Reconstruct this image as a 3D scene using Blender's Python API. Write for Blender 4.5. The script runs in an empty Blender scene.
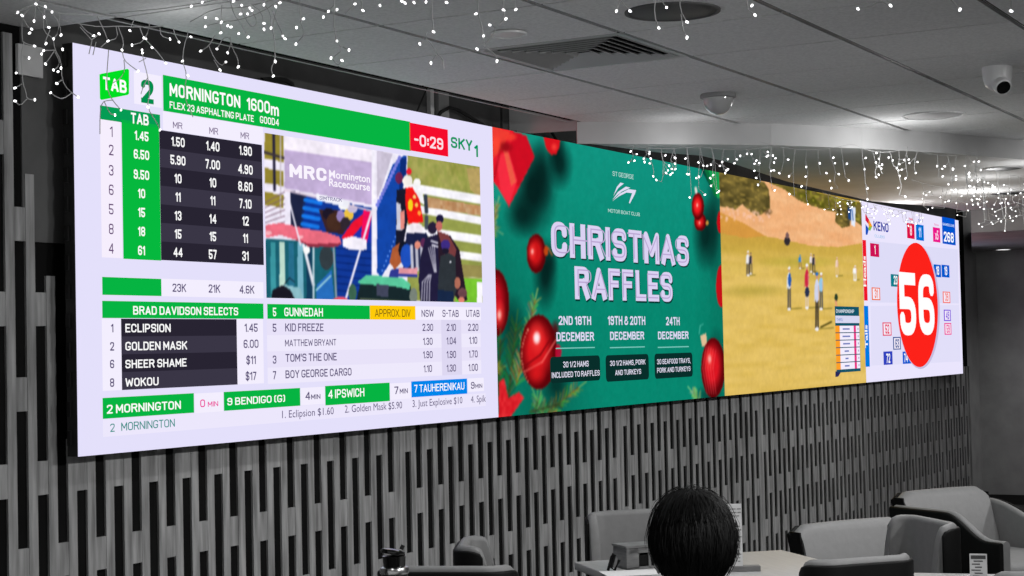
import bpy, math, random
import numpy as np
from mathutils import Vector, Matrix
rnd = random.Random(7)
SC = bpy.context.scene
COL = SC.collection

# ------------------------------------------------------------------ camera
CAMP = Vector((0, 0, 1.576))
FPX, YAW, PIT, ROL = 1726.267, math.radians(29.21808), math.radians(1.92679), math.radians(-1.25208)
Fv = Vector((math.cos(YAW) * math.cos(PIT), math.sin(YAW) * math.cos(PIT), math.sin(PIT)))
R0 = Fv.cross(Vector((0, 0, 1))).normalized()
U0 = R0.cross(Fv)
Rv = R0 * math.cos(ROL) + U0 * math.sin(ROL)
Uv = U0 * math.cos(ROL) - R0 * math.sin(ROL)
cd = bpy.data.cameras.new('camera')
cam = bpy.data.objects.new('camera', cd)
COL.objects.link(cam)
cd.sensor_width = 36
cd.lens = FPX / 1024 * 36
cd.clip_start = 0.05
cam.matrix_world = Matrix(((Rv.x, Uv.x, -Fv.x, CAMP.x), (Rv.y, Uv.y, -Fv.y, CAMP.y), (Rv.z, Uv.z, -Fv.z, CAMP.z), (0, 0, 0, 1)))
SC.camera = cam
# ------------------------------------------------------------------ exposure, ambient and added room spots
SC.view_settings.view_transform = 'Standard'
SC.view_settings.look = 'None'
SC.view_settings.exposure = 0
SC.view_settings.gamma = 1
SC.view_settings.use_curve_mapping = False
W = bpy.data.worlds.new('world')
SC.world = W
W.use_nodes = True
W.node_tree.nodes['Background'].inputs[0].default_value = (1, 1, 1, 1)
W.node_tree.nodes['Background'].inputs[1].default_value = 0.48


def lamp(name, kind, loc, power, size=0.1, rot=(0, 0, 0), spot=100, blend=0.8):
    l = bpy.data.lights.new(name, kind)
    l.energy = power
    if kind == 'SPOT':
        l.spot_size = math.radians(spot)
        l.spot_blend = blend
        l.shadow_soft_size = size
    elif kind == 'AREA':
        l.size = size
    else:
        l.shadow_soft_size = size
    o = bpy.data.objects.new(name, l)
    o.location = loc
    o.rotation_euler = rot
    COL.objects.link(o)
    return o


DOWN = [(2.2, 2.2, 60), (4.4, 0.9, 60), (5.2, 2.75, 45), (6.6, 1.2, 45), (7.6, 2.3, 40), (9.2, 1.0, 45), (8.6, 2.0, 30), (11.5, 1.5, 40), (14.0, 1.5, 25)]
for i, (x, y, p) in enumerate(DOWN):
    lamp('added_room_spot', 'SPOT', (x, y, 2.53), p * 1.5, 0.06, spot=125)  # added spots without fixtures, placed to brighten the chairs and room
for x in (3.4, 4.9, 6.4, 8.2, 10.2, 12.4, 14.6):
    lamp('added_wall_spot', 'SPOT', (x, -.2, 2.5), 130 + 9 * max(0, x - 6), 0.08, rot=(math.radians(66), 0, 0), spot=70)  # added spots out in the room, aimed to brighten the battens

lamp('added_room_spot', 'SPOT', (15.2, 2.6, 2.34), 60, .05, rot=(0, math.radians(-20), 0), spot=130)  # added spot with no fixture, brightens the far end wall


# ------------------------------------------------------------------ pixel -> place helpers (the surveyed camera)
def ray(x, y):
    return Fv + Rv * ((x - 512) / FPX) - Uv * ((y - 288) / FPX)


def on_y(x, y, Y):
    v = ray(x, y)
    return CAMP + v * (Y / v.y)


def on_x(x, y, X):
    v = ray(x, y)
    return CAMP + v * (X / v.x)


def on_z(x, y, Z):
    v = ray(x, y)
    return CAMP + v * ((Z - CAMP.z) / v.z)


def at_depth(x, y, d):
    return CAMP + ray(x, y) * d


# ------------------------------------------------------------------ materials
def lin(c):
    c = c / 255
    return c / 12.92 if c <= 0.04045 else ((c + 0.055) / 1.055) ** 2.4


def mat(name, g, rough=0.6, metal=0.0, var=0.0, scale=20.0, stretch=(1, 1, 1), bump=0.0, spec=0.5):
    m = bpy.data.materials.new(name)
    m.use_nodes = True
    nt = m.node_tree
    b = nt.nodes['Principled BSDF']
    col = (g, g, g, 1) if not isinstance(g, tuple) else (*g, 1)
    b.inputs['Base Color'].default_value = col
    b.inputs['Roughness'].default_value = rough
    b.inputs['Metallic'].default_value = metal
    b.inputs['Specular IOR Level'].default_value = spec
    if var or bump:
        tc = nt.nodes.new('ShaderNodeTexCoord')
        mp = nt.nodes.new('ShaderNodeMapping')
        mp.inputs['Scale'].default_value = stretch
        no = nt.nodes.new('ShaderNodeTexNoise')
        no.inputs['Scale'].default_value = scale
        no.inputs['Detail'].default_value = 5
        nt.links.new(tc.outputs['Object'], mp.inputs[0])
        nt.links.new(mp.outputs[0], no.inputs[0])
        if var:
            rp = nt.nodes.new('ShaderNodeValToRGB')
            rp.color_ramp.elements[0].position = 0.3
            rp.color_ramp.elements[1].position = 0.7
            rp.color_ramp.elements[0].color = tuple(min(1, v * (1 - var)) for v in col[:3]) + (1,)
            rp.color_ramp.elements[1].color = tuple(min(1, v * (1 + var)) for v in col[:3]) + (1,)
            nt.links.new(no.outputs[0], rp.inputs[0])
            nt.links.new(rp.outputs[0], b.inputs['Base Color'])
        if bump:
            bp = nt.nodes.new('ShaderNodeBump')
            bp.inputs['Strength'].default_value = bump
            bp.inputs['Distance'].default_value = 0.01
            nt.links.new(no.outputs[0], bp.inputs['Height'])
            nt.links.new(bp.outputs[0], b.inputs['Normal'])
    return m


def glow(name, rgb, strength=1.0, sample=True):
    m = bpy.data.materials.new(name)
    m.use_nodes = True
    nt = m.node_tree
    nt.nodes.clear()
    e = nt.nodes.new('ShaderNodeEmission')
    o = nt.nodes.new('ShaderNodeOutputMaterial')
    e.inputs[0].default_value = (*[lin(c) for c in rgb], 1)
    e.inputs[1].default_value = strength
    nt.links.new(e.outputs[0], o.inputs[0])
    if not sample:
        m.cycles.emission_sampling = 'NONE'
    return m


_gl = {}


def G(rgb):
    if rgb not in _gl:
        _gl[rgb] = glow('screen_light_%d_%d_%d' % rgb, rgb)
    return _gl[rgb]


def picture_mat():
    m = bpy.data.materials.new('screen_picture')
    m.use_nodes = True
    nt = m.node_tree
    nt.nodes.clear()
    a = nt.nodes.new('ShaderNodeVertexColor')
    a.layer_name = 'picture'
    e = nt.nodes.new('ShaderNodeEmission')
    o = nt.nodes.new('ShaderNodeOutputMaterial')
    nt.links.new(a.outputs[0], e.inputs[0])
    nt.links.new(e.outputs[0], o.inputs[0])
    return m


PICM = picture_mat()
M = dict(
    tile=mat('ceiling_tile', 0.80, 0.9, var=0.10, scale=90, bump=0.15),
    grid=mat('dark_ceiling_gap', 0.006, 0.95, spec=0.02),
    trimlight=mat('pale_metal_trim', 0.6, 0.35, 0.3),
    plaster=mat('painted_plaster', 0.62, 0.85, var=0.05, scale=6),
    soffit=mat('soffit_plaster', 0.55, 0.85, var=0.06, scale=4),
    void=mat('black_void_paint', 0.008, 0.95, var=0.2, scale=4, spec=0.03),
    bay=mat('charcoal_bay_paint', 0.11, 0.95, var=0.2, scale=4, spec=0.05),
    timber=mat('oak_batten', 0.25, 0.6, var=0.45, scale=14, stretch=(3, 3, 0.25), bump=0.1),
    farwall=mat('dark_grey_wall', 0.30, 0.8, var=0.15, scale=5),
    floor=mat('dark_carpet', 0.035, 0.95, var=0.4, scale=60, bump=0.3),
    skirting=mat('black_skirting', 0.01, 0.5),
    vent=mat('vent_metal', 0.5, 0.5, 0.0),
    ventdark=mat('vent_inside', 0.02, 0.8),
    fabric=mat('grey_vinyl_upholstery', 0.145, 0.6, var=0.06, scale=30, bump=0.08),
    black=mat('black_vinyl', 0.004, 0.55, var=0.1, scale=30, spec=0.12),
    wood=mat('pale_table_laminate', 0.28, 0.4, var=0.08, scale=8, stretch=(1, 8, 1)),
    darkwood=mat('dark_stained_wood', 0.04, 0.5, var=0.2, scale=8),
    metal=mat('brushed_metal', 0.5, 0.25, 1.0),
    blackmetal=mat('black_metal', 0.02, 0.4, 0.6),
    plastic=mat('white_plastic', 0.8, 0.35),
    glass=mat('dome_plastic', 0.5, 0.08, spec=0.9),
    cable=mat('black_cable', 0.006, 0.6),
    wire=mat('clear_white_wire', 0.5, 0.4),
    paper=mat('printed_paper', 0.55, 0.7, var=0.0),
    ink=mat('dark_ink', 0.05, 0.8),
    boxwood=mat('grey_wood_box', 0.12, 0.6, var=0.25, scale=20, stretch=(1, 1, 6)),
    housing=mat('black_screen_housing', 0.01, 0.5),
    hair=mat('black_hair', 0.004, 0.6, spec=0.2, var=0.3, scale=60, stretch=(6, 6, 1), bump=0.3),
    skin=mat('skin_in_monochrome', 0.22, 0.55),
    shirt=mat('dark_shirt', 0.02, 0.9, var=0.2, scale=60),
    lens=mat('black_lens', 0.005, 0.08),
    dlight=mat('downlight_diffuser', 0.5, 0.5),
    speaker=mat('speaker_grille', 0.10, 0.7, var=0.2, scale=300),
)
BULB = glow('fairy_bulb_light', (255, 255, 255), 3.0, sample=False)
LAMPON = glow('far_downlight_glow', (255, 255, 255), 2.0, sample=False)


# ------------------------------------------------------------------ mesh builder
class MB:
    def __init__(s):
        s.v, s.f, s.mi, s.mats = [], [], [], []

    def m(s, material):
        if material not in s.mats:
            s.mats.append(material)
        return s.mats.index(material)

    def add(s, vs, fs, material=None):
        k = len(s.v)
        s.v += [tuple(v) for v in vs]
        i = s.m(material) if material else 0
        for f in fs:
            s.f.append([k + j for j in f])
            s.mi.append(i)

    def box(s, c, d, rz=0, material=None, bevel=0):
        x, y, z = d[0] / 2, d[1] / 2, d[2] / 2
        co, si = math.cos(rz), math.sin(rz)
        if bevel:
            prof = []
            b = min(bevel, x * .99, y * .99)
            for qx, qy, a0 in ((x - b, y - b, 0), (-x + b, y - b, 90), (-x + b, -y + b, 180), (x - b, -y + b, 270)):
                for k in range(5):
                    a = math.radians(a0 + 22.5 * k)
                    prof.append((qx, qy, math.cos(a), math.sin(a)))
            rings = []
            bz = min(bevel, z * .99)
            for lev in range(8):
                t = lev if lev < 4 else 7 - lev
                a = math.radians(30 * t)
                inset = bz * (1 - math.sin(a))
                zz = (z - bz * (1 - (1 - math.cos(a))) ) if False else None
                h = z - bz + bz * math.cos(a)
                zz = -h if lev < 4 else h
                rings.append([(px + nx * (b - inset), py + ny * (b - inset), zz) for px, py, nx, ny in prof])
            vs = [p for r in rings for p in r]
            n = len(prof)
            fs = [(i * n + j, i * n + (j + 1) % n, (i + 1) * n + (j + 1) % n, (i + 1) * n + j) for i in range(7) for j in range(n)]
            fs.append(tuple(range(n - 1, -1, -1)))
            fs.append(tuple(range(7 * n, 8 * n)))
        else:
            vs = [(sx * x, sy * y, sz * z) for sz in (-1, 1) for sy in (-1, 1) for sx in (-1, 1)]
            fs = [(0, 2, 3, 1), (4, 5, 7, 6), (0, 1, 5, 4), (2, 6, 7, 3), (0, 4, 6, 2), (1, 3, 7, 5)]
        s.add([(c[0] + p[0] * co - p[1] * si, c[1] + p[0] * si + p[1] * co, c[2] + p[2]) for p in vs], fs, material)

    def tube(s, pts, r, n=6, material=None, caps=True):
        pts = [Vector(p) for p in pts]
        rs = r if isinstance(r, (list, tuple)) else [r] * len(pts)
        vs, fs = [], []
        for i, p in enumerate(pts):
            d = (pts[min(i + 1, len(pts) - 1)] - pts[max(i - 1, 0)])
            if d.length < 1e-9:
                d = Vector((0, 0, 1))
            d.normalize()
            a = d.cross(Vector((0, 0, 1)) if abs(d.z) < 0.9 else Vector((1, 0, 0))).normalized()
            b = d.cross(a)
            for k in range(n):
                t = 2 * math.pi * k / n
                vs.append(p + (a * math.cos(t) + b * math.sin(t)) * rs[i])
        for i in range(len(pts) - 1):
            for k in range(n):
                fs.append((i * n + k, i * n + (k + 1) % n, (i + 1) * n + (k + 1) % n, (i + 1) * n + k))
        if caps:
            fs.append(tuple(range(n)))
            fs.append(tuple(range(len(pts) * n - n, len(pts) * n)))
        s.add(vs, fs, material)

    def lathe(s, prof, c, n=24, material=None, axis=None):
        vs, fs = [], []
        for r, z in prof:
            for k in range(n):
                t = 2 * math.pi * k / n
                vs.append(Vector((r * math.cos(t), r * math.sin(t), z)))
        for i in range(len(prof) - 1):
            for k in range(n):
                fs.append((i * n + k, i * n + (k + 1) % n, (i + 1) * n + (k + 1) % n, (i + 1) * n + k))
        fs.append(tuple(range(n)))
        fs.append(tuple(range(len(prof) * n - n, len(prof) * n)))
        if axis is not None:
            q = Vector((0, 0, 1)).rotation_difference(Vector(axis))
            vs = [q @ v for v in vs]
        s.add([v + Vector(c) for v in vs], fs, material)

    def prism(s, pts, z0, z1, material=None):
        n = len(pts)
        vs = [(p[0], p[1], z0) for p in pts] + [(p[0], p[1], z1) for p in pts]
        fs = [tuple(range(n - 1, -1, -1)), tuple(range(n, 2 * n))] + [(i, (i + 1) % n, n + (i + 1) % n, n + i) for i in range(n)]
        s.add(vs, fs, material)

    def build(s, name, material=None, parent=None, smooth=False, loc=None):
        me = bpy.data.meshes.new(name)
        me.from_pydata(s.v, [], s.f)
        ms = s.mats or [material]
        for q in ms:
            me.materials.append(q)
        if s.mats:
            me.polygons.foreach_set('material_index', s.mi)
        if smooth:
            me.polygons.foreach_set('use_smooth', [True] * len(s.f))
            try:
                me.set_sharp_from_angle(angle=math.radians(42))
            except Exception:
                pass
        me.update()
        o = bpy.data.objects.new(name, me)
        COL.objects.link(o)
        if parent:
            o.parent = parent
        if loc is not None:
            o.location = loc
        return o


def empty(name, loc=(0, 0, 0), rz=0):
    o = bpy.data.objects.new(name, None)
    o.empty_display_size = 0.1
    o.location = loc
    o.rotation_euler = (0, 0, rz)
    COL.objects.link(o)
    return o


def tag(o, label=None, cat=None, group=None, kind=None):
    if label: o['label'] = label
    if cat: o['category'] = cat
    if group: o['group'] = group
    if kind: o['kind'] = kind
    return o


def copy_tree(o, parent=None):
    c = o.copy()
    COL.objects.link(c)
    c.parent = parent
    for ch in list(o.children):
        copy_tree(ch, c)
    return c


# ================================================================== SETTING
CEIL = 2.65
LOW = 2.545
YW = 4.10       # face of the battens
b = MB(); b.box((8.15, -1.7, -0.05), (16.5, 12.8, 0.1)); tag(b.build('floor', M['floor']), kind='structure')
# screen wall: black backing with a bay above, and the timber battens
b = MB()
b.box((7.965, 4.16, 1.45), (15.83, 0.10, 2.9), material=M['void'])
wl = tag(b.build('wall_left', M['void']), kind='structure')
t = MB()
P = 0.0895
k = -14
joints = [6.315, 8.48, 10.64, 12.8, 14.96]
x = 4.06 - 14 * P
while x < 15.80:
    gs, ge = x, x + 0.048
    se = ge + 0.0415
    # full strip to the right of each gap
    top = 1.30
    if se < 4.08: top = 2.62
    elif se < 4.17: top = 2.17
    elif se < 4.26: top = 1.84
    t.box(((ge + se) / 2, YW + 0.0045, top / 2), (se - ge - 0.0015, 0.009, top))
    off = 0.85 if k % 2 == 0 else 0.575
    zz = off - 1.1
    gtop = top if se >= 4.08 else 2.62
    while zz < gtop:
        z0, z1 = max(0.0, zz), min(zz + 0.11, gtop)
        lim = 2.10 if gs < 4.1 else (1.83 if gs < 4.2 else (1.55 if gs < 4.26 else 1.30))
        if z1 > z0 and zz + 0.05 < max(lim, 0) or (gs < 4.05 and zz < 2.3 and z1 > z0):
            t.box(((gs + ge) / 2, YW + 0.005, (z0 + z1) / 2), (ge - gs, 0.008, z1 - z0))
        zz += 0.55
    if joints and se > joints[0] - 0.045:
        joints.pop(0)
        t.box((se + 0.0255, YW + 0.0045, 0.65), (0.045, 0.009, 1.3))
        x += 0.047
    x += P
    k += 1
t.build('batten_cladding', M['timber'], wl)
b = MB(); b.box((15.87, YW + 0.02, 0.65), (0.03, 0.06, 1.3)); b.build('end_trim', M['timber'], wl)
b = MB(); b.box((16.12, 4.17, 1.45), (0.46, 0.10, 2.9)); tag(b.build('trim_5', M['farwall']), kind='structure')
# steel studs and a lit patch of wall, put in as a pale piece, in the dark gap above the screens
b = MB()
b.box((6.60, 4.092, 2.66), (0.03, 0.02, 0.5), material=M['plaster'])
b.box((6.70, 4.092, 2.66), (0.09, 0.02, 0.5), material=M['farwall'])
tag(b.build('trim_1'), kind='structure')
b = MB(); p0 = on_y(30, 61, 4.09); b.box((p0.x, 4.093, p0.z), (0.11, 0.012, 0.10)); tag(b.build('trim_2', M['soffit']), kind='structure')
# back wall
b = MB(); b.box((16.40, -1.7, 1.3), (0.1, 12.8, 2.6)); tag(b.build('wall_back', M['farwall']), kind='structure')
b = MB(); b.box((16.34, -1.7, 0.045), (0.02, 12.0, 0.09)); tag(b.build('baseboard_back', M['skirting']), kind='structure')
# ceiling: dark backing, tiles in a grid with shadow gaps
b = MB()
FACE = [(6.6, 4.5), (7.10, 4.06), (7.45, 3.72), (7.83, 3.30), (8.09, 3.04), (8.54, 2.72), (9.03, 2.45), (9.72, 2.16), (10.8, 1.85), (12.5, 1.4), (16.4, 0.4)]
b.box((7.2, -1.2, CEIL + 0.05), (18.0, 10.0, 0.08), material=M['grid'])
b.box((3.0, 4.0, CEIL + 0.05), (2.1, 0.5, 0.08), material=M['grid'])
x0, y0, s = 4.776, 3.153, 0.6
for i in range(-6, 16):
    for j in range(-2, 15):
        xa, xb = x0 + i * s, x0 + (i + 1) * s
        yb, ya = y0 - j * s, y0 - (j + 1) * s
        if j == -2:
            if xb > 4.2: continue
        if j == -1:
            yb = min(yb, 3.80)
        if xa > 10.5 and ya > 1.9: continue
        if i == 1 and j == 0: continue   # the vent sits here
        b.box(((xa + xb) / 2, (ya + yb) / 2, CEIL + 0.005), (xb - xa - 0.012, yb - ya - 0.024, 0.01), material=M['tile'])
ce = tag(b.build('ceiling'), kind='structure')
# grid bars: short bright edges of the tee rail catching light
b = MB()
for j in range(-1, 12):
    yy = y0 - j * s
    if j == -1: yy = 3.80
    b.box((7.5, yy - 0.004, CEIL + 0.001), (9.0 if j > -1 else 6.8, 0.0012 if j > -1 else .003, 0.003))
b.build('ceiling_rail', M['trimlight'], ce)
# closing of the dark bay above the screens
b = MB()
b.box((10.2, 4.0, 3.0), (12.4, 0.6, 0.05), material=M['void'])
b.box((9.85, 4.106, 2.5), (11.5, 0.006, 1.1), material=M['bay'])
tag(b.build('ceiling_bay', M['void']), kind='structure')
# lower ceiling beyond the angled bulkhead face
b = MB()
cut = [(12.9, 3.45), (12.3, 3.62), (11.9, 3.72), (10.0, 3.66), (8.8, 3.52), (8.3, 3.50), (8.0, 3.62), (7.5, 3.72)]
poly = [(7.45, 3.72)] + FACE[3:10] + [(13.3, 1.2), (13.3, 3.45)] + cut[:-1]
b.prism(poly, LOW, CEIL + 0.0, M['soffit'])
lc = tag(b.build('ceiling_lower', M['soffit']), kind='structure')
b = MB()
fp = [(7.41, 3.765)] + FACE[2:10]
for (ax, ay), (bx_, by_) in zip(fp[:-1], fp[1:]):
    d = Vector((bx_ - ax, by_ - ay, 0)); n = Vector((d.y, -d.x, 0)).normalized() * 0.006
    L = d.length; c = Vector(((ax + bx_) / 2, (ay + by_) / 2, (LOW + CEIL) / 2)) + (n if n.x < 0 else -n)
    b.box(c, (L + 0.008, 0.012, CEIL - LOW + 0.002), math.atan2(d.y, d.x))
tag(b.build('trim_3', M['plaster']), kind='structure')
b = MB(); b.prism([(7.41, 3.765), (7.42, 3.77), (7.36, 4.10), (7.34, 4.10)], 2.61, 2.80); tag(b.build('trim_4', M['plaster']), kind='structure')
# far soffit at the end of the room
b = MB(); b.prism([(13.3, -2.5), (16.4, -2.5), (16.4, 4.17), (13.3, 3.38)], 2.37, 2.55, M['farwall']); tag(b.build('ceiling_far', M['farwall']), kind='structure')
# right side wall, far away behind the view, keeps the room closed
b = MB(); b.box((8.15, -8.1, 1.33), (16.5, 0.1, 2.66)); tag(b.build('wall_right', M['farwall']), kind='structure')


# ================================================================== SCREENS
YS = 4.004
SX0, SW, SZT, SZB = 4.2311, 2.7696, 2.6052, 1.246


def pl(x, y):
    p = on_y(x, y, YS)
    return p.x, p.z


class Layer:
    """flat coloured shapes on the face of a screen, in metres on its plane"""

    def __init__(s):
        s.b = MB()
        s.y = YS - 0.0010

    def quad(s, xl, xr, zt, zb, rgb, dy=0.0):
        y = s.y - dy
        s.b.add([(xl, y, zb), (xr, y, zb), (xr, y, zt), (xl, y, zt)], [(0, 1, 2, 3)], G(rgb))

    def R(s, x0, yt, yb, x1, rgb, dy=0.0):
        a = pl(x0, yt); c = pl(x0, yb); r = pl(x1, (yt + yb) / 2)
        s.quad(a[0], r[0], a[1], c[1], rgb, dy)

    def poly(s, pts, rgb, dy=0.0):
        q = [pl(*p) for p in pts]
        s.b.add([(p[0], s.y - dy, p[1]) for p in q], [tuple(range(len(q)))], G(rgb))

    def round(s, x0, yt, yb, x1, rgb, rad=0.02, dy=0.0):
        a = pl(x0, yt); c = pl(x0, yb); r = pl(x1, (yt + yb) / 2)
        xl, xr, zt, zb = a[0], r[0], a[1], c[1]
        pts = []
        for cx, cz, a0 in ((xr - rad, zt - rad, 0), (xl + rad, zt - rad, 90), (xl + rad, zb + rad, 180), (xr - rad, zb + rad, 270)):
            for k in range(5):
                t = math.radians(a0 + 22.5 * k)
                pts.append((cx + rad * math.cos(t), s.y - dy, cz + rad * math.sin(t)))
        s.b.add(pts, [tuple(range(len(pts)))], G(rgb))

    def ell(s, cx, cy, rx, ry, rgb, dy=0.0, n=48):
        l = pl(cx - rx, cy)[0]; r = pl(cx + rx, cy)[0]; t_ = pl(cx, cy - ry)[1]; b_ = pl(cx, cy + ry)[1]
        pts = [((l + r) / 2 + (r - l) / 2 * math.cos(2 * math.pi * k / n), s.y - dy, (t_ + b_) / 2 + (t_ - b_) / 2 * math.sin(2 * math.pi * k / n)) for k in range(n)]
        s.b.add(pts, [tuple(range(n))], G(rgb))

    def text(s, txt, x0, yb, yt, x1, rgb, bold=0.012, dy=0.0012, fit=True, aspect=1.0, center=False, vertical=False, grow=0.0):
        me, bb = glyphs(txt, bold)
        if center:   # x0,yb = centre pixel; yt = cap height in px; x1 unused
            cx, cz = pl(x0, yb)
            h = pl(x0, yb - yt / 2)[1] - pl(x0, yb + yt / 2)[1]
            sz = h / CAPH
            sx = sz * aspect
            w = (bb[1] - bb[0]) * sx
            ox, oz = cx - w / 2 - bb[0] * sx, cz - h / 2
        else:
            a = pl(x0, yb); c = pl(x0, yt)
            r = pl(x1, yb)[0]
            h = c[1] - a[1]
            sz = h / CAPH
            sx = (r - a[0]) / (bb[1] - bb[0])
            ox, oz = a[0] - bb[0] * sx, a[1]
        vs = [(ox + v[0] * sx, s.y - dy, oz + v[1] * sz) for v in me[0]]
        s.b.add(vs, me[1], G(rgb))

    def build(s, name, parent):
        return s.b.build(name, None, parent)


_gc = {}
# a condensed sign-writer's alphabet: glyph = width, list of (radius, points in the unit square)
R_ = .26
SF = {
'A': (.60, [(0, '00 51 a0'), (0, '23 83')]), 'B': (.56, [(0, '00 01'), (R_, '01 91 95 05'), (R_, '05 a5 a0 00')]), 'C': (.54, [(R_, 'a7 a1 01 00 a0 a3')]),
'D': (.56, [(0, '00 01'), (R_, '01 a1 a0 00')]), 'E': (.48, [(0, 'a1 01 00 a0'), (0, '05 85')]), 'F': (.46, [(0, 'a1 01 00'), (0, '05 85')]), 'G': (.56, [(R_, 'a8 a1 01 00 a0 a4'), (0, 'a4 64')]),
'H': (.56, [(0, '00 01'), (0, 'a0 a1'), (0, '05 a5')]), 'I': (.0, [(0, '00 01')]), 'J': (.42, [(R_, 'a1 a0 00 03')]), 'K': (.56, [(0, '00 01'), (0, 'a1 04'), (0, '46 a0')]), 'L': (.44, [(0, '01 00 a0')]),
'M': (.66, [(0, '00 01 53 a1 a0')]), 'N': (.58, [(0, '00 01 a0 a1')]), 'O': (.56, [(R_, '05 01 a1 a0 00 05')]), 'P': (.54, [(0, '00 01'), (R_, '01 a1 a4 04')]), 'Q': (.56, [(R_, '05 01 a1 a0 00 05'), (0, '63 b9')]),
'R': (.56, [(0, '00 01'), (R_, '01 a1 a5 05'), (0, '65 a0')]), 'S': (.54, [(R_, 'a8 a1 01 05 a5 a0 00 02')]), 'T': (.52, [(0, '01 a1'), (0, '51 50')]), 'U': (.56, [(R_, '01 00 a0 a1')]), 'V': (.58, [(0, '01 50 a1')]),
'W': (.84, [(0, '01 20 58 80 a1')]), 'X': (.58, [(0, '00 a1'), (0, '01 a0')]), 'Y': (.56, [(0, '01 54 a1'), (0, '54 50')]), 'Z': (.50, [(0, '01 a1 00 a0')]),
'0': (.54, [(R_, '05 01 a1 a0 00 05')]), '1': (.22, [(0, '08 a1 a0')]), '2': (.50, [(R_, '08 01 a1 a6 00'), (0, '00 a0')]), '3': (.50, [(R_, '08 01 a1 a5 45'), (R_, '45 a5 a0 00 02')]), '4': (.56, [(0, '80 81 03 a3')]),
'5': (.50, [(0, 'a1 01 05'), (R_, '05 a5 a0 00 02')]), '6': (.52, [(R_, 'a8 a1 01 00 a0 a5 05')]), '7': (.46, [(0, '01 a1 30')]), '8': (.52, [(R_, '05 91 95'), (R_, '55 11 51 91 95 55'), (R_, '55 15 11 51'), (R_, '55 a5 a0 00 05 55')]), '9': (.52, [(R_, '02 00 a0 a1 01 05 a5')]),
'-': (.28, [(0, '05 a5')]), '.': (.0, [(0, '00 0.')]), ',': (.02, [(0, '10 0,')]), ':': (.0, [(0, '02 03'), (0, '6 7'.replace(' ', ' 0').replace('6', '06', 1))]), '/': (.36, [(0, '00 a1')]), "'": (.0, [(0, '07 01')]), '(': (.16, [(.3, 'a1 01 00 a0')]), ')': (.16, [(.3, '01 a1 a0 00')]),
'$': (.50, [(R_, 'a8 a1 01 05 a5 a0 00 02'), (0, '5+ 5_')]), '&': (.58, [(R_, 'a4 a0 00 05 65'), (R_, '35 21 81 86 35')]), '+': (.4, [(0, '05 a5'), (0, '53 57')]),
}
SF['8'] = (.52, [(.24, '5M 0M 01 a1 aM 5M'), (.24, '5M 0M 00 a0 aM 5M')])
SX_ = {'a': 1.0, 'b': 1.05}
SY_ = {'0': 0.0, '1': 1.0, '2': .22, '3': .27, '4': .42, '5': .52, '6': .60, '7': .72, '8': .80, '9': -.04, '.': .02, ',': -.16, '+': 1.13, '_': -.13, 'M': .52}


def fillet(pts, r):
    out = [pts[0]]
    for i in range(1, len(pts) - 1):
        p, a, c = Vector(pts[i]), Vector(pts[i - 1]), Vector(pts[i + 1])
        d1, d2 = (a - p), (c - p)
        k_ = min(r, d1.length * .5 if i > 1 else d1.length, d2.length * .5 if i < len(pts) - 2 else d2.length)
        if r <= 0 or k_ < 1e-4:
            out.append(tuple(p)); continue
        s_, e_ = p + d1.normalized() * k_, p + d2.normalized() * k_
        for q in range(6):
            t_ = q / 5; out.append(tuple(s_ * (1 - t_) ** 2 + p * 2 * t_ * (1 - t_) * 1.0 + e_ * t_ ** 2))
    out.append(pts[-1])
    return out


def stroke_text(txt, t, gap=.13):
    vs, fs = [], []
    x = 0.0
    def quad(a, c):
        d = (c - a)
        if d.length < 1e-6: return
        n = Vector((-d.y, d.x)).normalized() * t / 2
        k_ = len(vs); vs.extend([tuple(a - n), tuple(c - n), tuple(c + n), tuple(a + n)]); fs.append((k_, k_ + 1, k_ + 2, k_ + 3))
    for ch in txt:
        if ch == ' ': x += .26; continue
        w_, strokes = SF[ch]
        W_ = max(w_, 0)
        for r, code in strokes:
            pts = []
            for tok in code.split():
                fx = SX_.get(tok[0], None); fx = int(tok[0]) / 10 if fx is None else fx
                fy = SY_[tok[1]]
                pts.append((x + t / 2 + fx * (W_ + .15 - t if W_ > 0 else 0), t / 2 + fy * (1 - t)))
            closed = r > 0 and pts[0] == pts[-1]
            pp = [Vector(p) for p in fillet(pts, r)]
            if not closed:
                for e0, e1, tok in ((0, 1, code.split()[0]), (-1, -2, code.split()[-1])):
                    d = (pp[e0] - pp[e1])
                    if d.length > 1e-6 and (r == 0 or (tok[1] in '01' and abs(d.x) < 1e-4) or (tok[1] not in '01' and len(code.split()) > 5)):
                        d.normalize(); pp[e0] = pp[e0] + d * (t / 2 if r == 0 or tok[1] in '01' else t * .1)
            for a, c in zip(pp[:-1], pp[1:]): quad(a, c)
            # joints: mitre wedge, approximated with a disc on curves and a square-ish cap on corners
            for i in range(1, len(pp) - 1):
                k_ = len(vs); m_ = 8
                for q in range(m_):
                    an = 2 * math.pi * (q + .5) / m_
                    vs.append((pp[i].x + t / 2 * 1.04 * math.cos(an), pp[i].y + t / 2 * 1.04 * math.sin(an)))
                fs.append(tuple(range(k_, k_ + m_)))
                if r == 0:
                    d1 = (pp[i] - pp[i - 1]).normalized(); d2 = (pp[i + 1] - pp[i]).normalized()
                    if abs(d1.dot(d2)) < .2:
                        k_ = len(vs); h = t / 2
                        vs.extend([(pp[i].x - h, pp[i].y - h), (pp[i].x + h, pp[i].y - h), (pp[i].x + h, pp[i].y + h), (pp[i].x - h, pp[i].y + h)]); fs.append((k_, k_ + 1, k_ + 2, k_ + 3))
        x += (W_ + .15 if W_ > 0 else t) + gap
    return vs, fs


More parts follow.
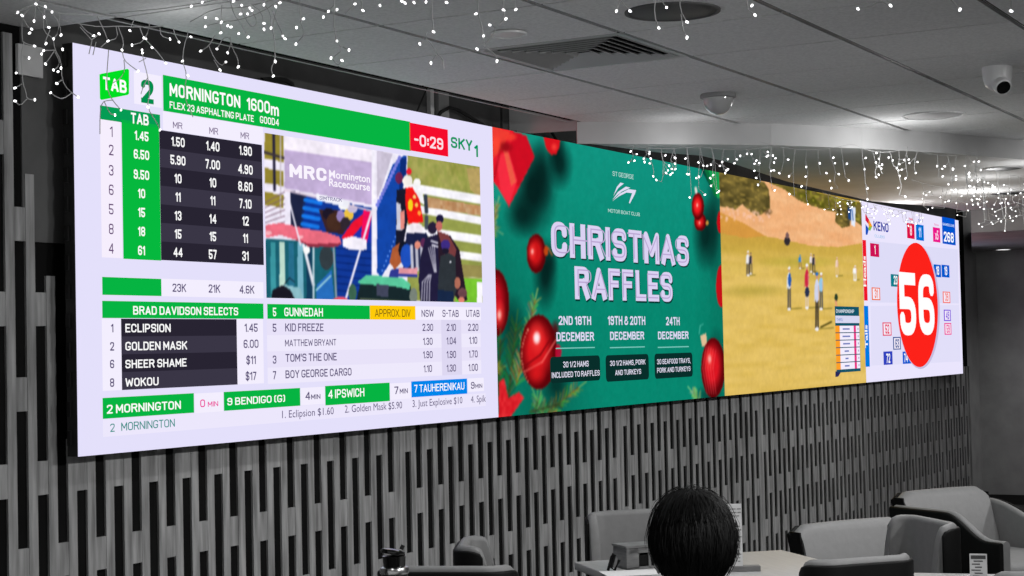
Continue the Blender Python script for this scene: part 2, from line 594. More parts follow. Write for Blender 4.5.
def glyphs(txt, bold):
    key = (txt, bold)
    if key in _gc:
        return _gc[key]
    if all(ch == ' ' or ch in SF for ch in txt) and SF:
        # weight from the old bold parameter, scaled to the built-in font's cap height
        t = min(.22, max(.05, .11 + bold * 2.5))
        vs, fs = stroke_text(txt, t, .115)
        vs = [(v[0] * CAPH, v[1] * CAPH) for v in vs]
        xs = [v[0] for v in vs]
        _gc[key] = ((vs, fs), (min(xs), max(xs)))
        return _gc[key]
    cu = bpy.data.curves.new('t', 'FONT')
    cu.body = txt
    cu.offset = bold
    cu.resolution_u = 3
    o = bpy.data.objects.new('t', cu)
    COL.objects.link(o)
    dg = bpy.context.evaluated_depsgraph_get()
    me = bpy.data.meshes.new_from_object(o.evaluated_get(dg))
    vs = [(v.co.x, v.co.y) for v in me.vertices]
    fs = [tuple(p.vertices) for p in me.polygons]
    bpy.data.objects.remove(o)
    bpy.data.curves.remove(cu)
    bpy.data.meshes.remove(me)
    xs = [v[0] for v in vs] or [0, 1]
    _gc[key] = ((vs, fs), (min(xs), max(xs)))
    return _gc[key]


_SF, SF = SF, {}
_h = glyphs('H', 0.0)
CAPH = max(v[1] for v in _h[0][0])
SF = _SF
_gc.clear()


class Canvas:
    """a picture on a screen: a fine grid of coloured vertices painted with shapes"""

    def __init__(s, xl, xr, zt, zb, cell, rgb, cellz=None):
        s.nx = int((xr - xl) / cell) + 1
        s.nz = int((zt - zb) / (cellz or cell)) + 1
        s.xs = np.linspace(xl, xr, s.nx)
        s.zs = np.linspace(zb, zt, s.nz)
        s.X, s.Z = np.meshgrid(s.xs, s.zs)
        s.c = np.ones((s.nz, s.nx, 3)) * np.array(rgb, float)
        # pixel coordinates of every vertex in the surveyed photograph
        d = np.stack([s.X - CAMP.x, np.full_like(s.X, YS), s.Z - CAMP.z], -1)
        w = d @ np.array(Fv)
        s.px = 512 + FPX * (d @ np.array(Rv)) / w
        s.py = 288 - FPX * (d @ np.array(Uv)) / w
        s.r = np.random.RandomState(3)

    def noise(s, cx, cz, seed=0):
        """smooth value noise 0..1 with cell sizes in metres"""
        r = np.random.RandomState(seed)
        g = r.rand(256, 256)
        u = (s.X - s.xs[0]) / cx; v = (s.Z - s.zs[0]) / cz
        i = np.floor(u).astype(int); j = np.floor(v).astype(int)
        fu = u - i; fv = v - j
        fu = fu * fu * (3 - 2 * fu); fv = fv * fv * (3 - 2 * fv)
        q = lambda a, b: g[(b) % 256, (a) % 256]
        return (q(i, j) * (1 - fu) + q(i + 1, j) * fu) * (1 - fv) + (q(i, j + 1) * (1 - fu) + q(i + 1, j + 1) * fu) * fv

    def inside(s, pts):
        x, y = s.px, s.py
        m = np.zeros(x.shape, bool)
        n = len(pts)
        for i in range(n):
            (x1, y1), (x2, y2) = pts[i], pts[(i + 1) % n]
            if y1 == y2: continue
            c = ((y1 > y) != (y2 > y)) & (x < (x2 - x1) * (y - y1) / (y2 - y1) + x1)
            m ^= c
        return m

    def put(s, m, rgb, a=1.0):
        a = (m * a)[..., None] if not isinstance(a, np.ndarray) else (m * a)[..., None]
        s.c = s.c * (1 - a) + np.array(rgb, float) * a

    def poly(s, pts, rgb, a=1.0):
        s.put(s.inside(pts), rgb, a)

    def ell(s, cx, cy, rx, ry, rgb, a=1.0, soft=0.0):
        d = np.sqrt(((s.px - cx) / rx) ** 2 + ((s.py - cy) / ry) ** 2)
        if soft:
            s.put(np.clip((1 - d) / soft, 0, 1), rgb, a)
        else:
            s.put(d < 1, rgb, a)

    def line(s, pts, w, rgb, a=1.0):
        for (x1, y1), (x2, y2) in zip(pts[:-1], pts[1:]):
            dx, dy = x2 - x1, y2 - y1
            L2 = dx * dx + dy * dy + 1e-9
            t_ = np.clip(((s.px - x1) * dx + (s.py - y1) * dy) / L2, 0, 1)
            d = np.hypot(s.px - x1 - t_ * dx, s.py - y1 - t_ * dy)
            s.put(np.clip(w / 2 + 0.35 - d, 0, 1), rgb, a)

    def soften(s, passes=1, grain=.06):
        for _ in range(passes):
            for ax_ in (0, 1):
                s.c = s._blur(ax_)
        g = 1 + grain * (s.noise(.022, .018, 61) + s.noise(.06, .045, 62) - 1) * 2
        s.c = s.c * g[..., None]

    def _blur(s, ax_):
        p_ = np.concatenate([np.take(s.c, [0], ax_), s.c, np.take(s.c, [-1], ax_)], ax_)
        n_ = s.c.shape[ax_]
        return (np.take(p_, range(0, n_), ax_) + 2 * s.c + np.take(p_, range(2, n_ + 2), ax_)) / 4

    def build(s, name, parent, y=None):
        y = (YS - 0.001) if y is None else y
        n = s.nx * s.nz
        co = np.stack([s.X, np.full_like(s.X, y), s.Z], -1).reshape(-1, 3)
        idx = np.arange(n).reshape(s.nz, s.nx)
        f = np.stack([idx[:-1, :-1], idx[:-1, 1:], idx[1:, 1:], idx[1:, :-1]], -1).reshape(-1, 4)
        me = bpy.data.meshes.new(name)
        me.from_pydata(co.tolist(), [], f.tolist())
        at = me.color_attributes.new('picture', 'BYTE_COLOR', 'POINT')
        c = np.concatenate([np.clip(s.c, 0, 255) / 255, np.ones((s.nz, s.nx, 1))], -1).reshape(-1)
        at.data.foreach_set('color_srgb', c.astype(np.float32))
        me.materials.append(PICM)
        me.update()
        o = bpy.data.objects.new(name, me)
        COL.objects.link(o)
        o.parent = parent
        return o


def screen(i, label):
    xl, xr = SX0 + i * SW, SX0 + (i + 1) * SW
    root = tag(empty('display_screen', (0, 0, 0)), label, 'screen', 'wall screens in one long row')
    b = MB()
    b.box(((xl + xr) / 2, YS + 0.022, (SZT + SZB) / 2), (xr - xl - 0.001, 0.044, SZT - SZB))
    b.build('housing', M['housing'], root)
    for q in range(3):
        for xx in (xl + 0.25, xr - 0.25):
            b = MB(); b.box((xx, YS + 0.066, SZB + 0.25 + q * 0.42), (0.05, 0.043, 0.10)); b.build('wall_bracket', M['blackmetal'], root)
    if i == 0:
        for q in range(14):
            b = MB(); b.box((xl - 0.004, YS + 0.03, SZB + 0.06 + q * 0.096), (0.008, 0.016, 0.05)); b.build('edge_latch', M['blackmetal'], root)
    return root


WHITE = (255, 255, 255)
LAV = (228, 224, 251)
PALE = (243, 238, 254)
GREEN = (6, 180, 66)
DARK = (40, 36, 50)
DARK2 = (58, 54, 70)
INK = (92, 82, 120)

# ---- screen 1: racing results
S1 = screen(0, 'leftmost wall screen showing racing odds tables and a racecourse video')
L = Layer()
L.quad(SX0 + .001, SX0 + SW, SZT, SZB, LAV)
L.y -= 0.001
L.poly([(99, 74.5), (101, 73.8), (127, 68.9), (128.6, 70), (128.6, 93.6), (127.3, 95), (101, 100), (99.5, 98.5)], (0, 222, 34))
L.text('TAB', 102.5, 89.5, 76.5, 126, WHITE, 0.035)
L.R(133.3, 71, 103.5, 161, PALE)
L.text('2', 140.5, 102.5, 79, 153, (0, 140, 76), 0.04)
L.R(162.4, 74.8, 110.7, 409.2, GREEN)
L.text('MORNINGTON', 169, 95.9, 82.9, 239.5, WHITE, 0.03)
L.text('1600', 246, 109.8, 97.3, 269.3, WHITE, 0.025); L.text('m', 270.2, 114.6, 102.2, 278.2, WHITE, 0.025)
L.text('FLEX 23 ASPHALTING PLATE', 169, 108.2, 101.2, 253, WHITE, 0.02)
L.text('GOOD4', 259.3, 123, 115.8, 278.2, WHITE, 0.02)
L.R(409, 122.5, 150.4, 447.5, (245, 12, 44))
L.text('-0:29', 413.8, 145.4, 133.6, 442.6, (255, 225, 235), 0.025)
L.build('race_header', S1)
sk = Layer(); sk.y -= 0.001
sk.text('SKY', 450.4, 147.6, 136.6, 472, (0, 150, 96), 0.03)
sk.text('1', 473.6, 156.6, 144.5, 477.5, (0, 150, 96), 0.03)
sk.build('channel_logo', S1)
L = Layer(); L.y -= 0.001
L.R(99.5, 119, 257.2, 121, (246, 238, 253))
L.R(99.5, 105.3, 119.2, 159.5, (4, 156, 84))
L.R(121, 119.5, 258.7, 159.6, (6, 184, 62))
L.text('TAB', 130.3, 123.2, 112.4, 148, WHITE, 0.03)
L.R(162.4, 111.2, 130, 262.5, PALE, -0.0004)
for (a, bb_, yb, yt) in ((172.3, 181.8, 128, 121.5), (208.7, 217.5, 133.8, 127), (240, 248.5, 138.3, 131.8)):
    L.text('MR', a, yb, yt, bb_, (110, 90, 130), 0.005)
zt = pl(159.8, 130)[1]; zb_ = pl(159.6, 260)[1]
xa, xb_ = pl(159.7, 190)[0], pl(262.3, 200)[0]
for r in range(7):
    z1 = zt + (zb_ - zt) * r / 7; z2 = zt + (zb_ - zt) * (r + 1) / 7
    L.quad(xa, xb_, z1, z2, DARK2 if r % 2 else DARK)
rows = ['1.45 6.50 9.50 10 15 18 61', '1.50 5.90 10 11 13 15 44', '1.40 7.00 10 11 14 15 57', '1.90 4.90 8.60 7.10 12 11 31']
ys = [[136, 154.7, 174.8, 193.5, 212.4, 231.4, 250.5], [142, 160.3, 178.6, 197, 215.7, 234, 252.3], [146.3, 164.6, 182.7, 200.6, 218.9, 236.5, 254.4], [150.8, 169.4, 186.6, 203.8, 221, 238.3, 256]]
for cx, row, yy in zip((140.8, 177.3, 212.1, 244.8), rows, ys):
    for v, y in zip(row.split(), yy):
        L.text(v, cx, y, 9.4, 0, WHITE, 0.03, center=True, aspect=.95)
for v, y in zip('1236584', (131.6, 150.1, 170.4, 189.8, 209.2, 229, 248.4)):
    L.text(v, 110.5, y, 10.5, 0, (96, 66, 112), 0.006, center=True, aspect=.95)
L.R(101.7, 276.9, 294.8, 160.9, GREEN)
L.R(160.9, 278.6, 296.2, 263, PALE)
for v, a, y in (('23K', 178.7, 287.9), ('21K', 213.8, 288.7), ('4.6K', 246.3, 289.6)):
    L.text(v, a, y, 8.2, 0, INK, 0.018, center=True, aspect=1.12)
L.build('odds_table', S1)
L = Layer(); L.y -= 0.001
L.R(101.7, 300.8, 318, 263, GREEN)
L.text('BRAD DAVIDSON SELECTS', 132.5, 314.6, 306, 237.5, WHITE, 0.022)
zt = pl(102, 318.6)[1]; zb_ = pl(102, 391)[1]
L.quad(pl(101.7, 350)[0], pl(121, 350)[0], zt, zb_, PALE)
L.quad(pl(236.6, 350)[0], pl(263, 350)[0], zt, zb_, PALE)
for r in range(4):
    L.quad(pl(121, 350)[0], pl(236.6, 350)[0], zt + (zb_ - zt) * r / 4, zt + (zb_ - zt) * (r + 1) / 4, DARK2 if r % 2 else DARK)
for v, yb, yt, xr in (('ECLIPSION', 332.4, 323.8, 170), ('GOLDEN MASK', 350.6, 341.9, 186.7), ('SHEER SHAME', 368.4, 359.9, 186), ('WOKOU', 386.8, 378.3, 158)):
    L.text(v, 124.7, yb, yt, xr, WHITE, 0.022)
for v, y in zip('1268', (328.1, 346.4, 364, 382.6)):
    L.text(v, 111.4, y, 8.6, 0, INK, 0.02, center=True, aspect=1.05)
for v, y in zip(('1.45', '6.00', '$11', '$17'), (327.7, 343.8, 360, 376)):
    L.text(v, 250.4, y, 8.4, 0, INK, 0.018, center=True, aspect=1.12)
L.build('selections_table', S1)
L = Layer(); L.y -= 0.001
L.R(266.8, 303.9, 318.8, 369.4, GREEN)
L.R(369.4, 305.3, 319.6, 415, (255, 203, 8))
L.R(415, 306.2, 319.9, 480.5, PALE)
zt = pl(267, 319)[1]; zb_ = pl(267, 384)[1]
for r in range(4):
    L.quad(pl(266.8, 350)[0], pl(480.5, 350)[0], zt + (zb_ - zt) * r / 4, zt + (zb_ - zt) * (r + 1) / 4, (238, 233, 252) if r % 2 else (232, 226, 249))
L.quad(pl(441, 340)[0], pl(461, 340)[0], zt, zb_, (222, 216, 242), 0.0004)
L.text('5', 273.9, 312, 8.6, 0, WHITE, 0.02, center=True, aspect=.95)
L.text('GUNNEDAH', 283.7, 316.2, 307.6, 322.3, WHITE, 0.02)
L.text('APPROX. DIV', 374.3, 316.7, 309, 410.1, (110, 86, 20), 0.004)
for v, a, c in (('NSW', 421, 433.3), ('S-TAB', 441.9, 458.2), ('UTAB', 465.6, 479)):
    L.text(v, a, 316.9, 309.8, c, INK, 0.012)
L.text('5', 273.9, 327.8, 8.2, 0, INK, 0.018, center=True, aspect=1.12)
L.text('KID FREEZE', 284.4, 331.5, 323.4, 323, INK, 0.016)
L.text('MATTHEW BRYANT', 284.4, 346.4, 339.6, 335.7, INK, 0.010)
L.text('3', 273.9, 359.6, 8.2, 0, INK, 0.018, center=True, aspect=1.12)
L.text("TOM'S THE ONE", 284.9, 362, 354, 336.2, INK, 0.016)
L.text('7', 273.9, 375.2, 8.2, 0, INK, 0.018, center=True, aspect=1.12)
L.text('BOY GEORGE CARGO', 284.9, 378.4, 370.4, 351, INK, 0.016)
vals = [['2.30', '1.30', '1.90', '1.10'], ['2.10', '1.04', '1.90', '1.30'], ['2.20', '1.10', '1.70', '1.00']]
yv = [[327.4, 341.3, 354.7, 368.6], [327.4, 340.8, 354.5, 368.1], [327.3, 340.3, 354, 367.4]]
for cx, col, yy in zip((427.2, 450.7, 472.6), vals, yv):
    for v, y in zip(col, yy):
        L.text(v, cx, y, 7.2, 0, INK, 0.018, center=True, aspect=1.12)
L.build('dividends_table', S1)
L = Layer(); L.y -= 0.001
L.R(102.1, 398, 418.9, 193.6, GREEN)
L.text('2 MORNINGTON', 106.2, 413.8, 405, 180.3, WHITE, 0.02)
L.R(194, 393.6, 413.2, 222.8, PALE)
L.text('0', 199.6, 407.3, 399.6, 204.4, (236, 40, 150), 0.01)
L.text('MIN', 207.2, 406.8, 401.6, 217.5, (236, 40, 150), 0.01)
L.R(223.3, 392, 410.9, 299.8, GREEN)
L.text('9 BENDIGO (G)', 226.7, 405.5, 398, 284.5, WHITE, 0.018)
L.R(300.2, 388, 405.5, 324.4, PALE)
L.text('4', 304.7, 399.9, 391.9, 309.6, INK, 0.016)
L.text('MIN', 310.5, 399.4, 394.5, 319.8, INK, 0.016)
L.R(324.7, 386, 405.5, 389.4, GREEN)
L.text('4 IPSWICH', 327.6, 398.6, 389.9, 363.8, WHITE, 0.018)
L.R(389.7, 383.5, 399.8, 410.6, PALE)
L.text('7', 393.8, 394.2, 386.6, 398, INK, 0.016)
L.text('MIN', 399.2, 393.7, 388.7, 407.2, INK, 0.016)
L.R(410.9, 381.5, 397.4, 466.8, (0, 134, 236))
L.text('7 TAUHERENIKAU', 413.8, 392.6, 384.9, 463.9, WHITE, 0.012)
L.R(467.2, 378.5, 392, 483.5, PALE)
L.text('9', 470.4, 388.9, 382, 474.1, INK, 0.016)
L.text('MIN', 474.8, 388.3, 384, 481.7, INK, 0.016)
L.R(102.5, 419.4, 437, 486, (236, 231, 252), -0.0004)
L.text('2', 109.6, 432, 423.8, 114, (30, 140, 130), 0.006)
L.text('MORNINGTON', 120.6, 430.9, 422.6, 174.2, (30, 140, 130), 0.006)
for v, a, yb, yt, c in (('1. Eclipsion $1.60', 281.5, 418.2, 410.8, 333.2), ('2. Golden Mask $5.90', 344.2, 412.8, 405.5, 401.6), ('3. Just Explosive $10', 411.9, 407.2, 400.2, 461.9), ('4. Spik', 470.4, 402.8, 396, 485.3)):
    L.text(v, a, yb, yt, c, INK, 0.0)
L.build('race_ticker', S1)

# racecourse video
zt = pl(264.3, 132.9)[1]; zb_ = pl(265, 297.8)[1]
V = Canvas(pl(264.3, 200)[0], pl(480.6, 230)[0], zt, zb_, 0.0042, (240, 234, 250))
n1, n2 = V.noise(.02, .02, 1), V.noise(.10, .06, 2)
# fence and grass at left
for (y1, y2) in ((132, 159), (168, 183), (192, 205)):
    V.poly([(264, y1), (283, y1 + 3), (283, y2 + 3), (264, y2)], (150, 135, 50))
V.line([(273, 130), (274, 190)], 3, (40, 36, 60)); V.line([(263, 152), (283, 158)], 3, (60, 52, 60))
V.line([(280, 130), (280, 215)], 1.5, (200, 190, 200))
for k_ in range(6):
    V.line([(264, 203 + k_ * 5), (284, 192 + k_ * 6)], 1.2, (120, 90, 110))
# banner and frame, blue truck body
V.poly([(284, 139), (373, 160), (373, 205), (284, 188)], (196, 176, 216))
V.poly([(284, 127), (374, 148), (373, 163), (284, 150)], (248, 240, 252))
V.poly([(290, 192), (372, 208), (372, 305), (330, 305), (300, 235)], (18, 56, 150))
V.poly([(290, 190), (306, 195), (300, 240), (290, 230)], (30, 36, 66))
for k_ in range(5):
    V.line([(305 - k_, 200 + k_ * 8), (320 - k_, 203 + k_ * 8)], 4.5, (24, 120, 232))
    V.line([(303 - k_, 204 + k_ * 8), (320 - k_, 207 + k_ * 8)], 1.4, (10, 50, 150))
for k_ in range(7):
    V.line([(334, 248 + k_ * 7), (372, 252 + k_ * 7)], 1.2, (6, 30, 100))
V.poly([(318, 209), (340, 211), (346, 235), (326, 232)], (60, 36, 40))
V.ell(328, 214, 6, 6, (30, 24, 40)); V.ell(334, 222, 8, 9, (70, 44, 34)); V.ell(344, 206, 6, 4, (250, 250, 250))
V.ell(348, 215, 5, 6, (240, 196, 70)); V.ell(340, 216, 4, 6, (150, 130, 190)); V.ell(352, 209, 5, 4, (200, 190, 220)); V.ell(345, 224, 5, 7, (50, 40, 50))
V.poly([(341, 236), (350, 224), (362, 211), (371, 214), (371, 243), (352, 238)], (30, 50, 170))
V.poly([(341, 238), (352, 222), (364, 213), (368, 218), (356, 232), (346, 244)], (240, 20, 50))
V.poly([(363, 210), (372, 212), (366, 245), (360, 243)], (240, 14, 90))
V.poly([(342, 239), (352, 236), (366, 240), (366, 250), (350, 250), (342, 246)], (245, 240, 252))
# tractor cab
V.poly([(265, 238), (335, 243), (337, 303), (265, 303)], (26, 96, 112))
for k_ in range(5):
    V.poly([(270 + k_ * 9, 242), (275 + k_ * 9, 242), (276 + k_ * 9, 302), (270 + k_ * 9, 302)], ((60, 150, 160), (190, 220, 205), (40, 110, 140), (120, 180, 200), (20, 60, 90))[k_])
V.line([(303, 245), (313, 285)], 3, (235, 235, 245)); V.ell(306, 250, 3.4, 4, (250, 250, 250))
V.poly([(270, 303), (272, 290), (282, 285), (294, 287), (298, 303)], (26, 24, 36)); V.line([(284, 284), (289, 278), (294, 282)], 1, (20, 20, 30))
V.poly([(281, 284), (300, 288), (304, 303), (296, 303), (290, 290)], (140, 190, 200))
V.ell(326, 258, 7, 12, (50, 60, 66)); V.poly([(316, 285), (331, 270), (334, 300), (316, 303)], (40, 110, 190)); V.line([(316, 290), (330, 276)], 2, (160, 210, 220))
V.line([(313, 245), (313, 303)], 2, (200, 215, 225)); V.line([(333, 246), (336, 303)], 2, (150, 160, 175))
V.poly([(265, 225), (280, 223), (302, 228), (325, 232), (339, 237), (341, 244), (335, 247), (308, 246), (295, 240), (280, 235), (265, 238)], (238, 110, 130))
V.poly([(295, 238), (308, 244), (341, 243), (337, 247), (308, 247)], (150, 50, 70))
V.ell(268, 233, 3.5, 2, (250, 180, 190)); V.ell(300, 237, 3, 1.6, (250, 180, 190))
V.line([(286, 190), (300, 245)], 1.8, (240, 236, 250)); V.line([(371, 212), (345, 300)], 2.4, (240, 234, 248)); V.line([(284, 190), (372, 211)], 2.0, (225, 205, 220))
V.line([(373, 150), (373, 280)], 4, (246, 242, 254)); V.ell(340, 301, 8, 4, (240, 90, 110))
V.poly([(316, 193.6), (348, 201), (348, 208), (316, 200)], (244, 244, 254))
# gap and blue truck door
V.poly([(376.5, 150), (406, 157), (403, 305), (376.5, 302)], (240, 236, 250))
V.poly([(376.5, 150), (392, 154), (384, 180), (376.5, 200)], (205, 196, 216))
V.poly([(404, 155), (406, 156), (406, 220), (398, 250), (380, 278), (376.5, 272), (376.5, 205), (392, 165)], (20, 70, 168))
V.poly([(400, 158), (406, 158), (404, 200), (397, 230)], (12, 44, 120))
for k_ in range(14):
    V.ell(399 - k_ * 1.7, 158 + k_ * 3.6, 1.8, 2.2, (120, 126, 220))
for k_ in range(9):
    V.ell(397 - k_ * 1.9, 232 + k_ * 4.8, 0.9, 1, (90, 140, 230))
V.poly([(388, 276), (398, 245), (404, 245), (404, 280), (395, 283)], (236, 236, 246))
# right: grass, fence rails
V.poly([(407, 154), (482, 165), (483, 306), (407, 300)], (150, 158, 78))
gm = V.inside([(407, 154), (482, 165), (482, 205), (407, 190)])
V.put(gm, (196, 182, 110), 0.75 * n1); V.put(gm, (126, 130, 50), 0.6 * n2)
V.poly([(466, 168), (482, 168), (482, 200), (470, 190)], (200, 160, 110), 0.6)
for ya, yb2, w_ in ((191, 200, 9), (211, 221, 8), (233, 240, 9), (252, 258, 8), (272, 279, 0.5)):
    V.line([(407, ya - 4), (482, yb2)], w_, (250, 248, 255))
V.poly([(425, 197), (482, 206), (482, 216), (425, 207)], (180, 128, 84)); V.put(V.inside([(425, 197), (482, 206), (482, 216), (425, 207)]), (220, 190, 150), n1 * .7)
V.poly([(440, 262), (482, 266), (482, 278), (440, 274)], (150, 140, 80)); V.poly([(455, 278), (482, 279), (482, 304), (455, 304)], (120, 196, 50))
V.line([(425, 196), (426, 212)], 4, (50, 60, 76)); V.line([(426, 217), (426, 228)], 4, (70, 80, 90))
V.poly([(476.5, 282), (482, 282), (482, 303), (476.5, 303)], (250, 248, 255))
# people
V.poly([(396, 190), (406, 188), (408, 215), (402, 250), (395, 250), (396, 215)], (24, 26, 44)); V.ell(398.5, 178, 3.8, 5.8, (110, 36, 80))
V.poly([(396, 202), (400, 204), (403, 230), (396, 230)], (205, 205, 220)); V.poly([(400, 212), (404, 210), (404, 228), (400, 230)], (230, 140, 130))
V.ell(408.5, 171.5, 2.6, 3.4, (240, 30, 50)); V.ell(407, 181, 5, 6, (250, 244, 236)); V.ell(416.5, 182.5, 3.6, 4.2, (252, 250, 250))
V.poly([(412, 185), (421, 186), (424, 205), (416, 200)], (246, 246, 250))
V.poly([(405, 188), (412, 187), (419, 200), (423, 222), (408, 224), (405, 205)], (240, 26, 24))
V.ell(410, 205, 2.6, 6, (250, 216, 30)); V.ell(416, 205, 1.6, 2.2, (252, 200, 90)); V.ell(419, 213, 1.8, 2.4, (252, 160, 60)); V.ell(414, 197, 1.6, 2, (252, 210, 120))
V.ell(415, 229, 7.5, 6.5, (246, 238, 246)); V.poly([(406, 233), (426, 233), (436, 260), (402, 275)], (28, 34, 70))
V.poly([(392, 248), (399, 243), (401, 262), (394, 270), (389, 262)], (176, 92, 52))
V.ell(403, 250, 5, 9, (20, 24, 40)); V.ell(406, 256, 6, 12, (30, 80, 190))
for k_ in range(3): V.line([(411 + k_ * 5, 246), (412 + k_ * 5, 270)], 3.2, (190, 190, 205)); V.line([(413.5 + k_ * 5, 246), (414.5 + k_ * 5, 272)], 1.6, (40, 44, 80))
V.ell(417, 245, 3, 4, (226, 140, 120)); V.ell(423, 243, 3, 5, (90, 40, 80))
V.poly([(390, 270), (400, 268), (417, 271), (417, 277), (398, 277), (388, 278)], (50, 60, 150)); V.poly([(398, 268), (417, 268), (417, 274), (398, 274)], (226, 150, 160))
V.ell(432, 228, 4.8, 6, (40, 32, 58)); V.poly([(425, 238), (437, 234), (441, 255), (437, 303), (420, 303), (418, 280), (420, 258)], (34, 30, 60))
for k_ in range(4): V.line([(428 + k_ * 1.9, 248 - k_), (434 + k_ * .6, 272)], 0.9, (230, 228, 240))
for k_ in range(4): V.line([(421 + k_ * 2.6, 302), (422 + k_ * 2.4, 282), (428 + k_ * .9, 275)], 1.0, (230, 228, 240))
V.line([(431, 241), (437, 243)], 2, (220, 218, 230)); V.line([(432, 245), (438, 247)], 2, (220, 218, 230))
V.ell(439.5, 219, 3.8, 4.6, (30, 26, 60)); V.ell(438.6, 226, 3.2, 5, (190, 104, 96))
V.poly([(437, 232), (450, 236), (459, 250), (462, 270), (467, 300), (460, 303), (450, 290), (440, 300)], (40, 26, 40)); V.poly([(437, 231), (448, 235), (456, 250), (452, 268), (444, 255)], (120, 60, 62))
V.ell(445, 245, 4.6, 5.4, (60, 44, 126)); V.ell(445, 251, 3.4, 3, (30, 26, 44))
V.poly([(440, 256), (448, 253), (455, 257), (456, 290), (452, 303), (437, 303), (438, 275)], (46, 52, 58)); V.poly([(437, 290), (453, 291), (453, 304), (437, 303)], (24, 40, 70)); V.ell(450, 262, 1, 1, (240, 240, 250))
V.ell(457, 283, 3, 6, (180, 110, 90)); V.ell(462, 293, 4.6, 5, (110, 70, 76)); V.ell(461, 300, 3, 3, (220, 130, 110))
# green cart roof
V.poly([(356, 300), (360, 283), (410, 286), (412, 303), (356, 303)], (24, 40, 44)); V.poly([(357, 282), (366, 275), (402, 278), (410, 284), (409, 290), (398, 287), (360, 284)], (90, 200, 156))
V.poly([(376, 284), (388, 285), (388, 297), (376, 296)], (66, 70, 92)); V.ell(352, 293, 4, 9, (60, 100, 80)); V.ell(413, 296, 4, 8, (120, 130, 120)); V.line([(360, 299), (410, 302)], 1.2, (150, 160, 110))
V.soften(1, .035)
vo = V.build('race_video', S1, YS - 0.0025)
L = Layer(); L.y = YS - 0.0040
L.text('MRC', 288.5, 177, 163.6, 325.5, (250, 244, 255), 0.07)
L.build('banner_initials', vo)
L = Layer(); L.y = YS - 0.0040
L.text('Mornington', 328, 177.5, 170, 369, (250, 244, 255), 0.02)
L.text('Racecourse', 328, 186, 178.5, 369, (250, 244, 255), 0.02)
L.build('banner_lettering', vo)
L = Layer(); L.y = YS - 0.0040
L.text('SIMTRACK', 318.5, 199.6, 196, 341, (110, 100, 150), 0.01)
L.build('sponsor_sign', vo)

# ---- screen 2: Christmas raffles poster
S2 = screen(1, 'green wall screen advertising Christmas raffles with red baubles')
C = Canvas(SX0 + SW + .0005, SX0 + 2 * SW, SZT, SZB, 0.0075, (4, 132, 108), 0.006)
u = (C.X - C.xs[0]) / SW; v = (C.Z - SZB) / (SZT - SZB)
C.put(np.clip((v - .35) * 1.1, 0, 1), (24, 160, 146), 0.65)
C.put(np.clip(.45 - u, 0, 1) * np.clip(.8 - v, 0, 1) * 3, (4, 70, 60), np.clip(0.9 * C.noise(.6, .5, 5), 0, 1))
C.put(np.clip(u - .84, 0, 1) * 5, (4, 96, 78), 0.6)
C.ell(515, 175, 44, 40, (60, 190, 176), 0.35, soft=1)
C.put(np.ones_like(u), (255, 255, 255), 0.03 * C.noise(.01, .01, 9))
def shade(cx, cy, rx, ry, a=0.8, col=(4, 30, 28)): C.ell(cx, cy, rx, ry, col, a, soft=0.8)
# gift box
shade(533, 190, 26, 52, 0.95); shade(541, 175, 14, 40, .8); shade(522, 215, 20, 26, .8)
C.poly([(491, 126), (513, 131), (526, 135.5), (534.5, 157), (516, 193), (508.8, 207), (498, 188), (490, 178)], (232, 24, 44))
C.poly([(513, 131), (526, 135.5), (534.5, 157), (518, 188), (508, 160)], (206, 14, 34)); C.poly([(491, 126), (510, 131), (502, 150), (491, 160)], (238, 60, 50))
C.poly([(496, 158), (508, 150), (517, 180), (509, 206), (500, 190)], (245, 44, 64)); C.poly([(503, 150), (508, 152), (516, 182), (511, 186)], (240, 90, 70))
C.ell(505, 147, 9, 7, (140, 10, 20), .8, soft=.6); C.ell(496, 145, 5, 11, (250, 70, 50), .9, soft=.5); C.ell(510, 137, 8, 5, (244, 60, 48), .9, soft=.5); C.line([(500, 150), (494, 178)], 3, (170, 10, 26), .6)
# baubles
def bauble(cx, cy, rx, ry, hl=(-.25, -.2), base=(205, 20, 24)):
    C.ell(cx, cy, rx, ry, (96, 4, 10)); C.ell(cx - rx * .08, cy - ry * .06, rx * .92, ry * .9, base, 1, soft=.5)
    C.ell(cx + hl[0] * rx, cy + hl[1] * ry, rx * .5, ry * .5, (250, 60, 56), .9, soft=.9)
    C.ell(cx + hl[0] * rx, cy + hl[1] * ry, rx * .2, ry * .2, (255, 190, 180), 1, soft=.8)
shade(560, 165, 14, 28, .85); shade(556, 150, 10, 26, .9)
C.poly([(543, 136), (560, 140), (559, 148), (556, 154), (551, 155), (546, 149)], (215, 20, 30)); C.ell(554, 147, 4, 5, (255, 70, 60), .8, soft=.8)
shade(545, 275, 14, 40, .9); shade(549, 262, 9, 20, .7); bauble(536, 253.5, 9.6, 19.5, (-.4, -.1)); C.ell(546, 251, 2.2, 5, (190, 70, 20)); C.line([(548, 248), (552, 255)], 1.4, (220, 100, 40))
shade(512, 330, 16, 40, .6); bauble(495, 303, 14, 34, (.3, .35), (190, 16, 30))
